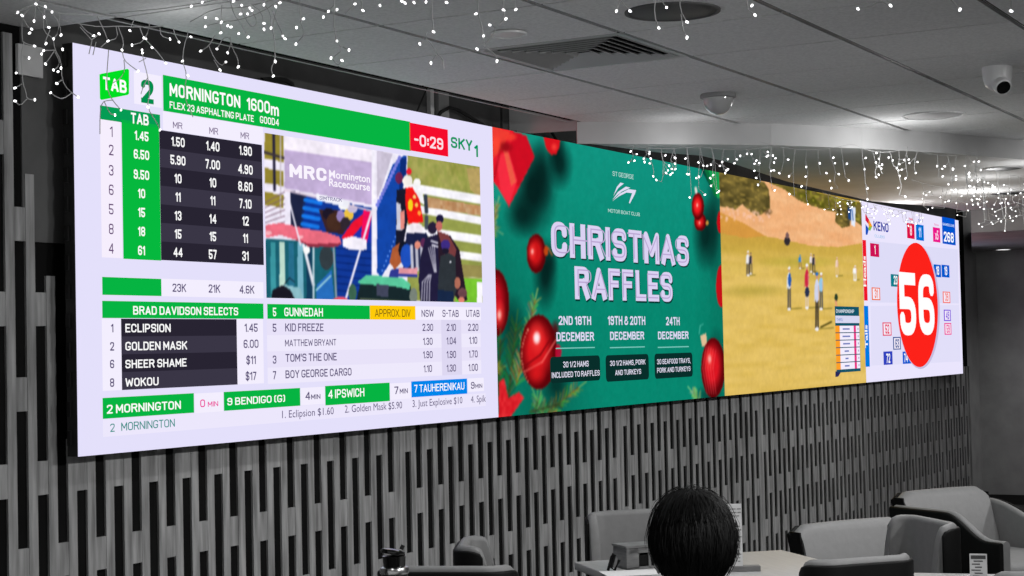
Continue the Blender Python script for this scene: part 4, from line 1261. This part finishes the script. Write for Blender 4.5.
# second string running out across the ceiling towards the right
wires = [
    [(190, 22), (215, 8), (240, 8), (262, 3), (290, -6)], [(205, 26), (222, 22), (240, 20), (262, 12), (280, 0)],
    [(280, -4), (272, 28), (275, 40), (275, 61), (271, 68), (273, 76)], [(283.5, 36), (276, 20), (272, 10)], [(300, -8), (300, 20), (305, 34), (296, 44)], [(300, 22), (303.5, 18.8)], [(334, -8), (334, 38), (343, 50), (332, 58), (338, 66), (342, 60)], [(349, 50), (343, 47)], [(334, 5), (328, 11), (323.5, 17)],
    [(360, -8), (362.8, 10.5)], [(345, 14), (355, 4)], [(432, -8), (432, 15), (433.5, 31)], [(426, 38), (436, 50), (437, 54), (443, 58), (444, 70)], [(427, 32), (426, 38), (419.8, 43.8)], [(436, 55), (431, 63)], [(478, -8), (478, 14), (483, 30), (484, 46), (490, 38), (497, 28), (489.8, 25)], [(484, 46), (496, 55), (497, 61)], [(503, -8), (504, 14), (505, 18), (498, 26)],
    [(200.8, 51), (209, 46), (215, 35)], [(209, 46), (214, 58), (221, 66), (226, 62)], [(214, 60), (220, 70)], [(217, 49), (223, 38), (230, 37), (233, 50), (238, 58), (238.3, 66.8)], [(227.7, 52.7), (231, 44), (230, 37)], [(240, 5), (246, 20), (252, 28), (258, 22), (250, 8)], [(230, 0), (234, 15), (240, 22), (248, 37)], [(222, 5), (221, 22), (220.7, 32.8)],
    [(252, 5), (262, 12), (264, 29)], [(264, 4), (271, 14), (271, 28)], [(620, -8), (619, 3), (616.5, 11)], [(620, 0), (630, 11)], [(656, -8), (654, 15), (658.8, 28)], [(658, -4), (666.5, 7.5)], [(680, -8), (680, 10), (687, 22)], [(681, 14), (683, 30), (687, 37.5)], [(749, -8), (746, 8), (755, 15)], [(858, 8.8), (868, 8), (880, 1), (890.5, 5.5)], [(880, 1), (880, -10)], [(942, -10), (960, 9.5)], [(1011, -10), (1011, 11)],
    [(380, 5), (386, -8)], [(515.8, 9.5), (513, -8)]]
bulbs = [(200.8, 51), (225.9, 62), (220, 70), (227.7, 52.7), (238.3, 66.8), (217, 49), (273.4, 76), (275.3, 61.4), (285, 38.7), (283, 36), (264, 23.4), (264, 29.3), (271, 28), (205.5, 17.6), (205.5, 26.5), (216.7, 18.7), (221.4, 22.3), (227.7, 25.8), (231, 27), (220.7, 32.8), (248.3, 37), (238.7, 33.5), (240.6, 14), (250, 8.2), (252, 10.5), (241.8, 5.2), (233.6, 1.2), (264, 4.7), (275.8, 6.6), (280, 2.8), (247.6, 14), (202.4, 2.3), (191.4, 6.3), (303.5, 18.8), (296.5, 27.5), (296, 44), (328.5, 11.3), (323.5, 17), (337, 9.5), (337, 41), (349, 50), (331, 58), (342, 60.5), (355, 4), (362.8, 10.5), (380, 5.5), (402, 1.3), (405, 3), (414, 2.5), (426, 2), (446.5, 2.5), (433.5, 31.8), (419.8, 43.8), (431, 63), (476, 13.8), (483.5, 36), (497, 61), (489.8, 25), (503.5, 10), (506, 18.8), (477, 49), (515.8, 9.5), (616.5, 11), (630, 11), (658.8, 28), (666.5, 7.5), (687, 22), (687, 37.5), (752, 5.5), (755, 15), (858, 8.8), (890.5, 5.5), (960, 9.5), (1011, 11)]
main = [[(4.1, 3.72 - .29 * q, 2.648 - (.012 if q % 2 else 0)) for q in range(11)]]
light_string('fairy_light_string', 'fairy lights hanging across the top edge of the picture', main + [X1(w_) for w_ in wires], X1(bulbs), bs=.58)


def icicles(label, hooks, step, drop, perdrop, seed, sag=.05, spread=.03, bs=.72, wr=.0012):
    r_ = random.Random(seed)
    hooks = [Vector(h) for h in hooks]
    wires, bulbs = [[]], []
    for a, c in zip(hooks[:-1], hooks[1:]):
        n_ = max(2, int((c - a).length / 0.06))
        for i in range(n_):
            t_ = i / n_; p = a.lerp(c, t_); p.z -= 4 * sag * t_ * (1 - t_); wires[0].append(p)
    wires[0].append(hooks[-1])
    acc = 0
    last = wires[0][0]
    for p in wires[0][1:]:
        acc += (p - last).length; last = p
        while acc > step:
            acc -= step
            Ld = r_.uniform(*drop)
            q = Vector(p); w_ = [q.copy()]
            nb = r_.randint(*perdrop)
            for i in range(nb):
                q = q + Vector((r_.uniform(-.015, .015), r_.uniform(-.015, .015), -Ld / nb)); w_.append(q.copy())
                tw = q + Vector((r_.uniform(-spread, spread), r_.uniform(-spread, spread), r_.uniform(-.03, .012)))
                wires.append([q.copy(), tw]); bulbs.append(tw)
            wires.append(w_)
    print('bulbs', label[:30], len(bulbs))
    light_string('fairy_light_string', label, wires, bulbs, wr, bs)


for q in ((3.2, (8.4, 2.5, 2.40)), (2.5, (9.9, 2.2, 2.36)), (2.5, (10.6, 2.6, 2.36)), (7, (11.6, 2.9, 2.36)), (5, (12.2, 3.6, 2.4)), (.8, (7.6, 3.3, 2.45)), (.5, (4.2, 3.5, 2.5))):
    lamp('fairy_light_glow', 'POINT', q[1], q[0], .12)


def lw(x, y, z=LOW - .004): p = on_z(x, y, z); return (p.x, p.y, p.z)
icicles('fairy lights draped over the right half of the raffles screen', [(7.60, 3.62, LOW + .001), (7.91, 3.34, LOW + .001), (8.16, 3.06, LOW - .001)], .036, (.02, .24), (2, 4), 3, .015)
icicles('fairy lights along the pale bulkhead above the golf screen', [(7.9, 3.02, LOW - .002), (8.28, 2.68, LOW - .002), (8.62, 2.50, LOW - .002), (9.03, 2.26, LOW - .002)], .075, (.06, .28), (2, 5), 4, .035)
icicles('dense fairy lights along the ceiling edge above the number-game screen', [(10.9, 3.74, LOW), (11.8, 3.76, LOW), (13.2, 3.74, LOW)], .10, (.02, .11), (1, 3), 6, .02, .05, .62)
icicles('densest cluster of fairy lights, right of the number-game screen', [(9.2, 2.35, LOW - .002), (9.9, 2.42, LOW - .002), (10.6, 2.3, LOW - .002)], .10, (.10, .32), (2, 5), 8, .03, .09, .62)
icicles('fairy lights on the lower ceiling, behind the densest cluster', [(10.4, 3.0, LOW - .002), (11.2, 2.8, LOW - .002), (12.0, 2.7, LOW - .002)], .11, (.05, .24), (2, 4), 9, .03, .09, .62)


# ================================================================== FURNITURE
def sweep(b, path, zt, zb, t0, t1, seg=6):
    """upholstered wall along a plan path; t0..t1 offset outward from it; rounded top edge"""
    n = len(path)
    ns = []
    for i in range(n):
        a = Vector(path[max(i - 1, 0)]); c = Vector(path[min(i + 1, n - 1)])
        d = (c - a).normalized(); ns.append(Vector((d.y, -d.x)))
    rad = (t1 - t0) / 2; mid = (t0 + t1) / 2
    vs, m_ = [], 0
    for i in range(n):
        p = Vector(path[i]); t_ = zt(i / (n - 1)); lo = zb(i / (n - 1)) if callable(zb) else zb
        sec = [(t0, lo), (t0, lo + (t_ - rad - lo) * .5), (t0, t_ - rad)]
        for k_ in range(1, seg):
            a = math.pi * k_ / seg
            sec.append((mid - rad * math.cos(a), t_ - rad + rad * math.sin(a)))
        sec += [(t1, t_ - rad), (t1, lo + (t_ - rad - lo) * .5), (t1, lo)]
        m_ = len(sec)
        for o_, z_ in sec:
            vs.append((p.x + ns[i].x * o_, p.y + ns[i].y * o_, z_))
    fs = [(i * m_ + k_, i * m_ + (k_ + 1) % m_, (i + 1) * m_ + (k_ + 1) % m_, (i + 1) * m_ + k_) for i in range(n - 1) for k_ in range(m_)]
    fs += [tuple(range(m_)), tuple(range((n - 1) * m_ + m_ - 1, (n - 1) * m_ - 1, -1))]
    b.add(vs, fs)


def upath(hw, depth, rad, n=7):
    """U plan: wings at +x (front), back at x=0; starts on the left wing tip"""
    pts = []
    for i in range(5): pts.append((depth - (depth - rad) * i / 5, hw))
    for i in range(n + 1):
        a = math.pi / 2 * i / n; pts.append((rad - rad * math.sin(a), hw - rad + rad * math.cos(a)))
    for i in range(1, 8): pts.append((0, (hw - rad) * (1 - 2 * i / 8)))
    for i in range(n + 1):
        a = math.pi / 2 * i / n; pts.append((rad - rad * math.cos(a), -hw + rad - rad * math.sin(a)))
    for i in range(1, 6): pts.append((rad + (depth - rad) * i / 5, -hw))
    return pts


def dining_chair():
    r = empty('dining_chair')
    hw, dp = .20, .115
    path = [(x - .22, y) for x, y in upath(hw, dp, .07)]
    def top(s_):
        e = min(s_, 1 - s_) / .20
        return .52 + .355 * math.sin(min(1, e ** .55) * math.pi / 2) if e < 1 else .875 + .004 * math.sin(math.pi * s_)
    b = MB(); sweep(b, path, top, .42, -.020, .020); b.build('backrest_cushion', M['fabric'], r, smooth=True)
    nq = len(path); b = MB(); sweep(b, path[4:-4], lambda s_: max(.47, top((4 + s_ * (nq - 9)) / (nq - 1)) - .016), .36, .016, .032); b.build('backrest_shell', M['black'], r, smooth=True)
    b = MB(); b.box((.03, 0, .435), (.46, .38, .09), bevel=.03); b.build('seat', M['fabric'], r, smooth=True)
    b = MB(); b.box((.02, 0, .375), (.42, .36, .03)); b.build('seat_frame', M['blackmetal'], r)
    for sx in (-.17, .20):
        for sy in (-.15, .15):
            b = MB(); b.tube([(sx, sy, .37), (sx * 1.12, sy * 1.12, 0)], [.019, .012], 10); b.build('leg', M['darkwood'], r, smooth=True)
    return r


def tub_chair(arm, far_arm):
    r = empty('tub_armchair')
    sm = lambda t_: (lambda q: q * q * (3 - 2 * q))(min(1, max(0, t_)))
    # reclined back panel
    bp = [(-.30, .30 - .60 * q / 12) for q in range(13)]
    def lean(bm, x0=-.30):
        bm.v = [(v[0] - max(0, v[2] - .42) * .32, v[1], v[2]) for v in bm.v]
    bt = lambda s_: .75 + .004 * math.sin(math.pi * s_) - .03 * (abs(2 * s_ - 1) ** 20)
    b = MB(); sweep(b, bp, bt, .30, -.07, .012); lean(b); b.build('back_cushion', M['fabric'], r, smooth=True)
    b = MB(); sweep(b, [(x_, y_ * 1.02) for x_, y_ in bp], lambda s_: bt(s_) - .010, .14, .008, .034)
    for sg in (1, -1):
        b.box((-.268, sg * .304, .46), (.07, .008, .52))
    lean(b); b.build('back_shell', M['black'], r, smooth=True)
    for sg in (1, -1):
        pts = [(-.36 + .80 * q / 24, .335) for q in range(25)]
        if sg < 0: pts = [(x_, -y_) for x_, y_ in pts][::-1]
        fx = (lambda s_: -.36 + .80 * s_) if sg > 0 else (lambda s_: .44 - .80 * s_)
        at = (lambda s_: arm - (arm - .56) * sm((fx(s_) - .05) / .30)) if sg < 0 else (lambda s_: .50 + (far_arm - .50) * (1 - sm((fx(s_) + .36) / .66)))
        q0, q1 = (-.030, .014)
        # normals of the two arms point opposite ways, so mirror the offsets for the first one
        b = MB()
        if sg > 0: sweep(b, pts, at, .20, -q1, -q0)
        else: sweep(b, pts, at, .20, -q1, -q0)
        b.v = [(v[0], v[1], v[2]) for v in b.v]
        b.build('arm', M['fabric'], r, smooth=True)
        b = MB()
        out = [(x_, y_ + (.028 if y_ > 0 else -.028)) for x_, y_ in pts]
        sweep(b, out, lambda s_: at(s_) - .005, .12, -.014, .012); b.build('arm_shell', M['black'], r, smooth=True)
    b = MB(); b.box((.05, 0, .35), (.72, .60, .18), bevel=.045); b.build('seat_cushion', M['fabric'], r, smooth=True)
    b = MB(); b.box((.02, 0, .205), (.72, .60, .17)); b.build('base', M['black'], r)
    for sx in (-.26, .30):
        for sy in (-.27, .27):
            b = MB(); b.tube([(sx, sy, .13), (sx, sy, 0)], [.02, .016], 10); b.build('leg', M['darkwood'], r, smooth=True)
    return r


def place(o, x, y, face, label, group):
    o.location = (x, y, 0)
    o.rotation_euler = (0, 0, math.radians(face))
    return tag(o, label, 'chair', group)


D0 = dining_chair()
DG = 'grey upholstered dining chairs'
spots = [(5.52, 1.90, 49, 'grey-rimmed black-backed dining chair right of the seated person, seen from behind'),
         (6.45, 2.02, 133, 'grey dining chair side-on at the table, in front of the big tub armchair'),
         (6.44, 2.975, 225, 'grey dining chair facing us across the table, left of the person'),
         (5.47, 3.03, -63, 'dining chair seen edge-on as a pale rounded tip by the wall battens'),
         (4.93, 2.99, 20, 'dining chair whose wide pale top edge shows beside the black flask'),
         (5.46, 1.26, 49, 'dining chair with only its top edge showing at bottom right corner')]
for i, (x, y, a, lb) in enumerate(spots):
    o = place(D0 if i == 0 else copy_tree(D0), x, y, a, lb, DG)
    o.scale = (1, .86 if i in (0, 3) else 1, 1)
T0 = tub_chair(.685, .685)
TG = 'grey tub armchairs'
place(T0, 9.15, 2.27, -122, 'largest grey tub armchair, with its arms sweeping down to the right', TG)
place(tub_chair(.585, .52), 7.41, 2.22, -122, 'grey tub armchair partly hidden behind the black-backed dining chair', TG)
# the person's own chair
place(copy_tree(D0), 3.56, 1.52, 25, 'dining chair the dark-haired person sits on', DG)


def table(x, y, rz, label, sx=.86, sy=.86):
    r = tag(empty('cafe_table', (x, y, 0), math.radians(rz)), label, 'table', 'square cafe tables')
    b = MB(); b.box((0, 0, .735), (sx, sy, .03), bevel=.004); b.build('tabletop', M['wood'], r, smooth=True)
    b = MB(); b.tube([(0, 0, .72), (0, 0, .04)], .035, 16); b.build('pedestal', M['blackmetal'], r, smooth=True)
    b = MB(); b.lathe([(0, .04), (.05, .038), (.22, .014), (.24, .008), (.24, 0), (0, 0)], (0, 0, 0), 32); b.build('foot', M['blackmetal'], r, smooth=True)
    return r


table(5.87, 2.43, 45, 'pale square table with a caddy and menu on it, in front of the person')
table(4.14, 2.92, 10, 'pale table carrying the black flask, below the picture edge')
table(4.66, 1.92, 25, 'pale table directly in front of the seated person')
tc = on_z(978, 580, .75)
table(tc.x - .16, tc.y - .16, 12, 'pale table with a small price card at the bottom right', .7, .7)

# black flask
p0 = at_depth(394, 548, 4.95)
r = tag(empty('drink_flask', (p0.x, p0.y, .751)), 'black flask with shiny collar and flip lid, bottom left of centre', 'flask')
h = p0.z - .751
b = MB(); b.lathe([(0, 0), (.038, 0), (.040, .006), (.040, h - .085), (.037, h - .072), (0, h - .072)], (0, 0, 0), 28); b.build('body', M['blackmetal'], r, smooth=True)
b = MB(); b.lathe([(.036, h - .075), (.042, h - .072), (.043, h - .062), (.040, h - .055), (.033, h - .052)], (0, 0, 0), 28); b.build('collar', M['metal'], r, smooth=True)
b = MB(); b.lathe([(0, h - .055), (.031, h - .055), (.033, h - .035), (.034, h - .022), (0, h - .02)], (0, 0, 0), 28); b.build('neck', M['lens'], r, smooth=True)
b = MB(); b.lathe([(0, 0), (.034, 0), (.036, .004), (.034, .012), (.02, .015), (0, .016)], (-.002, .004, h - .018), 28, axis=Vector((.18, -.12, 1)).normalized()); b.build('lid', M['lens'], r, smooth=True)
b = MB(); b.tube([(.02, -.012, h - .006), (.024, -.016, h + .006)], .006, 8); b.build('lid_button', M['blackmetal'], r, smooth=True)

# condiment caddy on the table
p0 = on_z(627, 570, .751)
R45 = math.radians(-38)
r = tag(empty('condiment_caddy', (p0.x, p0.y, .751), 0), 'grey wooden caddy box on the table left of the head', 'caddy')
ux = Vector((math.cos(R45), math.sin(R45), 0)); uy = Vector((-ux.y, ux.x, 0))
W_, D_, H_ = .20, .11, .078
def cb(b, u0, u1, v0, v1, z0, z1):
    c = ux * ((u0 + u1) / 2) + uy * ((v0 + v1) / 2); b.box((c.x, c.y, (z0 + z1) / 2), (u1 - u0, v1 - v0, z1 - z0), R45)
b = MB(); cb(b, 0, .012, 0, D_, 0, H_); cb(b, W_ - .012, W_, 0, D_, 0, H_); cb(b, 0, W_, D_ - .01, D_, 0, H_); cb(b, 0, W_, 0, D_, 0, .008); cb(b, .012, .05, 0, .012, 0, H_); cb(b, .09, .10, 0, .012, 0, H_); cb(b, .012, W_ - .012, 0, .012, H_ - .02, H_); b.build('box_body', M['boxwood'], r)
b = MB(); cb(b, -.004, W_ + .004, -.004, D_ + .004, H_, H_ + .008); b.build('lid', M['boxwood'], r)
b = MB(); cb(b, .05, .09, .004, .009, .012, .05); cb(b, .10, W_ - .014, .004, .009, .012, .05); b.build('compartment', M['black'], r)
# little black card holder leaning at the caddy
p0 = on_z(613, 571, .751)
r = tag(empty('number_stand', (p0.x, p0.y, .751)), 'small black table-number holder leaning beside the caddy', 'stand')
b = MB(); v1_ = Rv * .012
pa = [Vector((0, 0, .002)) - Rv * .018, Vector((0, 0, .05)) - Rv * .004, Vector((0, 0, .062)) + Rv * .002, Vector((0, 0, .058)) + Rv * .008, Vector((0, 0, .012)) - Rv * .006, Vector((0, 0, .002)) + Rv * .006, Vector((0, 0, .040)) + Rv * .024]
b.tube(pa, .0055, 8); b.build('frame', M['black'], r, smooth=True)
b = MB(); c = Vector((0, 0, .0)); b.add([Vector((0, 0, .014)) - Rv * .004, Vector((0, 0, .010)) + Rv * .008, Vector((0, 0, .046)) + Rv * .020, Vector((0, 0, .052)) + Rv * .006] + [v_ + Vector((.004, .003, 0)) for v_ in (Vector((0, 0, .014)) - Rv * .004, Vector((0, 0, .010)) + Rv * .008, Vector((0, 0, .046)) + Rv * .020, Vector((0, 0, .052)) + Rv * .006)], [(0, 1, 2, 3), (7, 6, 5, 4), (0, 4, 5, 1), (1, 5, 6, 2), (2, 6, 7, 3), (3, 7, 4, 0)]); b.build('card', M['boxwood'], r)
# flyer on the near part of the table
p0 = on_z(632, 573, .7515)
b = MB(); b.box((0, 0, .001), (.21, .148, .001), math.radians(-50)); tag(b.build('paper_flyer', M['paper'], loc=(p0.x, p0.y, .751)), 'white flyer lying flat on the table before the caddy', 'paper')
# sachets poking from the caddy
p0 = on_z(653, 566, .751)
b = MB(); b.box((0, 0, .022), (.035, .004, .043), math.radians(-60)); b.box((.008, .006, .024), (.035, .003, .046), math.radians(-35)); tag(b.build('sugar_sachets', M['paper'], loc=(p0.x, p0.y, .751)), 'white sachets against the left side of the head', 'sachets')
# menu stand
p0 = on_z(729, 571, .751); p1 = on_z(747, 570, .751)
r = tag(empty('menu_stand', (p0.x, p0.y, .751)), 'upright printed menu card in a holder right of the head', 'menu')
ang = math.radians(-61)
b = MB(); b.box((0, 0, .128), (.10, .004, .225), ang); b.build('card', M['paper'], r)
b = MB(); rr2 = random.Random(2)
ud = Vector((math.cos(ang), math.sin(ang), 0)); nd = Vector((-ud.y, ud.x, 0)); nd = nd if nd.dot(Fv) < 0 else -nd
for row in range(16):
    u_ = -.042
    while u_ < .036:
        w_ = rr2.uniform(.006, .02); c = ud * (u_ + w_ / 2) + nd * .0026
        if rr2.random() < .8: b.box((c.x, c.y, .222 - row * .0125), (w_, .0006, .004), ang)
        u_ += w_ + .004
b.build('printed_lines', mat('menu_print', .2, .8), r)
b = MB(); b.box((0.015, -.027, .009), (.16, .045, .018), ang); b.build('foot', M['boxwood'], r)
# price card at right
p0 = on_z(979, 584, .751)
r = tag(empty('price_card', (p0.x, p0.y, .751)), 'small upright price card on the bottom right table', 'card')
ang = math.radians(-76)
ud = Vector((math.cos(ang), math.sin(ang), 0)); nd = Vector((-ud.y, ud.x, 0)); nd = nd if nd.dot(Fv) < 0 else -nd
b = MB(); b.box((0, 0, .05), (.056, .003, .10), ang); b.build('card', M['paper'], r)
b = MB(); c = nd * .002; b.box((c.x, c.y, .089), (.048, .0006, .012), ang)
for row in range(6):
    c = nd * .002 - ud * .008 * (row % 2); b.box((c.x, c.y, .076 - row * .010), (.030 - .004 * (row % 3), .0006, .0035), ang)
b.build('printed_lines', M['ink'], r)


# ================================================================== PERSON (seen from behind, seated)
def person():
    hc = at_depth(693, 541, 4.12)     # centre of the head
    face = math.radians(24)
    r = tag(empty('person', (hc.x, hc.y, 0), face), 'dark-haired person in dark clothes, seen from behind, seated', 'person')
    hz = hc.z
    V_, E_, Rr = [], [], []
    def chain(start, pts):
        prev = start
        for (x_, y_, z_, ra) in pts:
            V_.append((x_, y_, z_)); Rr.append(ra)
            if prev is not None: E_.append((prev, len(V_) - 1))
            prev = len(V_) - 1
        return prev
    # local frame: +x forward (where the person looks), z up ; head centre above x=0
    pel = chain(None, [(-.06, 0, .52, .13)])
    chest = chain(pel, [(-.07, 0, .66, .125), (-.07, 0, .80, .135)])
    neck0 = chain(chest, [(-.05, 0, .90, .10), (-.03, 0, hz - .16, .055)])
    head = chain(neck0, [(-.01, 0, hz - .09, .062), (.0, 0, hz - .02, .078), (.0, 0, hz + .035, .068)])
    chain(head - 1, [(.085, 0, hz - .03, .014)])    # nose
    for sd in (-1, 1):
        sh = chain(chest, [(-.06, sd * .14, .86, .075), (-.04, sd * .20, .83, .058)])
        el = chain(sh, [(.02, sd * .24, .64, .043)])
        wr_ = chain(el, [(.16, sd * .22, .70, .034), (.30, sd * .16, .775, .026)])
        pm = chain(wr_, [(.35, sd * .145, .778, .027)])
        for q in range(4):
            chain(pm, [(.39, sd * (.175 - q * .02), .776, .0095), (.425, sd * (.18 - q * .021), .772, .0085), (.445 - .006 * abs(q - 1.5), sd * (.182 - q * .022), .762, .0075)])
        chain(wr_, [(.335, sd * .11, .772, .011), (.36, sd * .092, .768, .009)])
        hp = chain(pel, [(-.02, sd * .09, .50, .10)])
        kn = chain(hp, [(.20, sd * .11, .49, .078), (.38, sd * .12, .48, .062)])
        an = chain(kn, [(.40, sd * .12, .28, .052), (.38, sd * .12, .09, .040)])
        chain(an, [(.43, sd * .12, .045, .042), (.54, sd * .125, .035, .034)])
    me = bpy.data.meshes.new('body')
    me.from_pydata(V_, E_, [])
    o = bpy.data.objects.new('body', me)
    COL.objects.link(o)
    mo = o.modifiers.new('s', 'SKIN')
    for i, ra in enumerate(Rr):
        me.skin_vertices[0].data[i].radius = (ra, ra)
    me.skin_vertices[0].data[0].use_root = True
    su = o.modifiers.new('u', 'SUBSURF'); su.levels = 2; su.render_levels = 2
    dg = bpy.context.evaluated_depsgraph_get()
    m2 = bpy.data.meshes.new_from_object(o.evaluated_get(dg))
    o.modifiers.clear(); o.data = m2
    m2.materials.clear()
    for q in ('skin', 'shirt', 'darkwood'): m2.materials.append(M[q])
    for p in m2.polygons:
        c = p.center; p.use_smooth = True
        if c.z > hz - .175 or (c.x > .27 and c.z > .7): p.material_index = 0
        elif c.z > .56 or c.x < -.1: p.material_index = 1
        else: p.material_index = 1 if c.z > .1 else 2
    o.parent = r
    # ears
    for sd in (-1, 1):
        b = MB(); b.lathe([(.002, -.008), (.018, -.006), (.024, 0), (.018, .005), (.004, .003)], (0, 0, 0), 14, axis=(-.35, sd * .9, .05))
        e = b.build('ear', M['skin'], r, smooth=True); e.scale = (1, 1, 1.35); e.location = (-.005, sd * .083, hz - .045)
    # eyes and mouth
    for sd in (-1, 1):
        b = MB(); b.lathe([(.001, -.011), (.009, -.006), (.011, 0), (.009, .006), (.001, .011)], (0, 0, 0), 12)
        e = b.build('eye', M['plastic'], r, smooth=True); e.location = (.074, sd * .03, hz - .012)
    b = MB(); b.box((.074, 0, hz - .075), (.012, .045, .008), bevel=.003); b.build('mouth', M['darkwood'], r, smooth=True)
    # hair cap: thick shell over crown, sides and back
    b = MB(); vs, fs = [], []
    NU, NV = 40, 26
    rn = random.Random(11)
    for j in range(NV + 1):
        th = math.pi * (j / NV) * .80
        for i in range(NU):
            ph = 2 * math.pi * i / NU
            fr = math.cos(ph)       # +1 = front
            tmax = math.pi * (.80 if fr < .35 else .80 - .40 * (fr - .35) / .65)
            t_ = min(th, tmax)
            w_ = .0985 + .003 * math.sin(3 * ph + 1)
            rx, ry, rz_ = .112, w_, .118
            pinch = 1 - .13 * max(0, (t_ / math.pi - .55)) / .25 if t_ > .55 * math.pi else 1
            j_ = 1 + .012 * math.sin(9 * ph + 5 * t_) + rn.uniform(-.006, .006)
            vs.append((rx * math.sin(t_) ** .88 * math.cos(ph) * pinch * j_ - .012, ry * math.sin(t_) ** .88 * math.sin(ph) * pinch * j_, hz + .003 + rz_ * math.cos(t_) * j_ - (.02 if t_ > .7 * math.pi else 0) * 0))
    for j in range(NV):
        for i in range(NU): fs.append((j * NU + i, j * NU + (i + 1) % NU, (j + 1) * NU + (i + 1) % NU, (j + 1) * NU + i))
    b.add(vs, fs); hp_ = b.build('hair', M['hair'], r, smooth=True)
    # strands combed down over it, some of them flying up at the crown
    sb = MB()
    for q in range(1500):
        ph = rn.uniform(.22 * math.pi, 1.78 * math.pi); t0_ = rn.uniform(.02, .62) * math.pi; ln = rn.uniform(.12, .3) * math.pi
        lift = rn.uniform(.001, .006) if rn.random() < .9 else rn.uniform(.006, .014)
        pts = []
        for k_ in range(6):
            f_ = k_ / 5; t_ = min(t0_ + ln * f_, .79 * math.pi); p_ = ph + .25 * math.sin(f_ * 2 + q) * f_ * .4
            pinch = 1 - .13 * max(0, (t_ / math.pi - .55)) / .25 if t_ > .55 * math.pi else 1
            s_ = 1.0
            l_ = lift * (1 if f_ < .7 else 1.3)
            pts.append(((.112 + l_) * math.sin(t_) ** .88 * math.cos(p_) * pinch - .012, (.0995 + l_) * math.sin(t_) ** .88 * math.sin(p_) * pinch, hz + .003 + (.118 + l_) * math.cos(t_)))
        sb.tube(pts, [.0009, .0009, .0008, .0007, .0005, .0002], 3, caps=False)
    for q in range(70):
        a = rn.uniform(0, 6.28); d_ = rn.uniform(0, .07); x_, y_ = d_ * math.cos(a) - .01, d_ * math.sin(a)
        z_ = hz + .003 + .118 * math.sqrt(max(0, 1 - (x_ / .112) ** 2 - (y_ / .0985) ** 2)); L_ = rn.uniform(.008, .02)
        sb.tube([(x_, y_, z_ - .004), (x_ + rn.uniform(-.006, .006), y_ + rn.uniform(-.01, .01), z_ + L_ * .6), (x_ + rn.uniform(-.014, .014), y_ + rn.uniform(-.02, .02), z_ + L_)], [.0006, .0005, .0002], 3, caps=False)
    sb.build('hair_strands', M['hair'], hp_, smooth=True)['kind'] = 'stuff'
person()
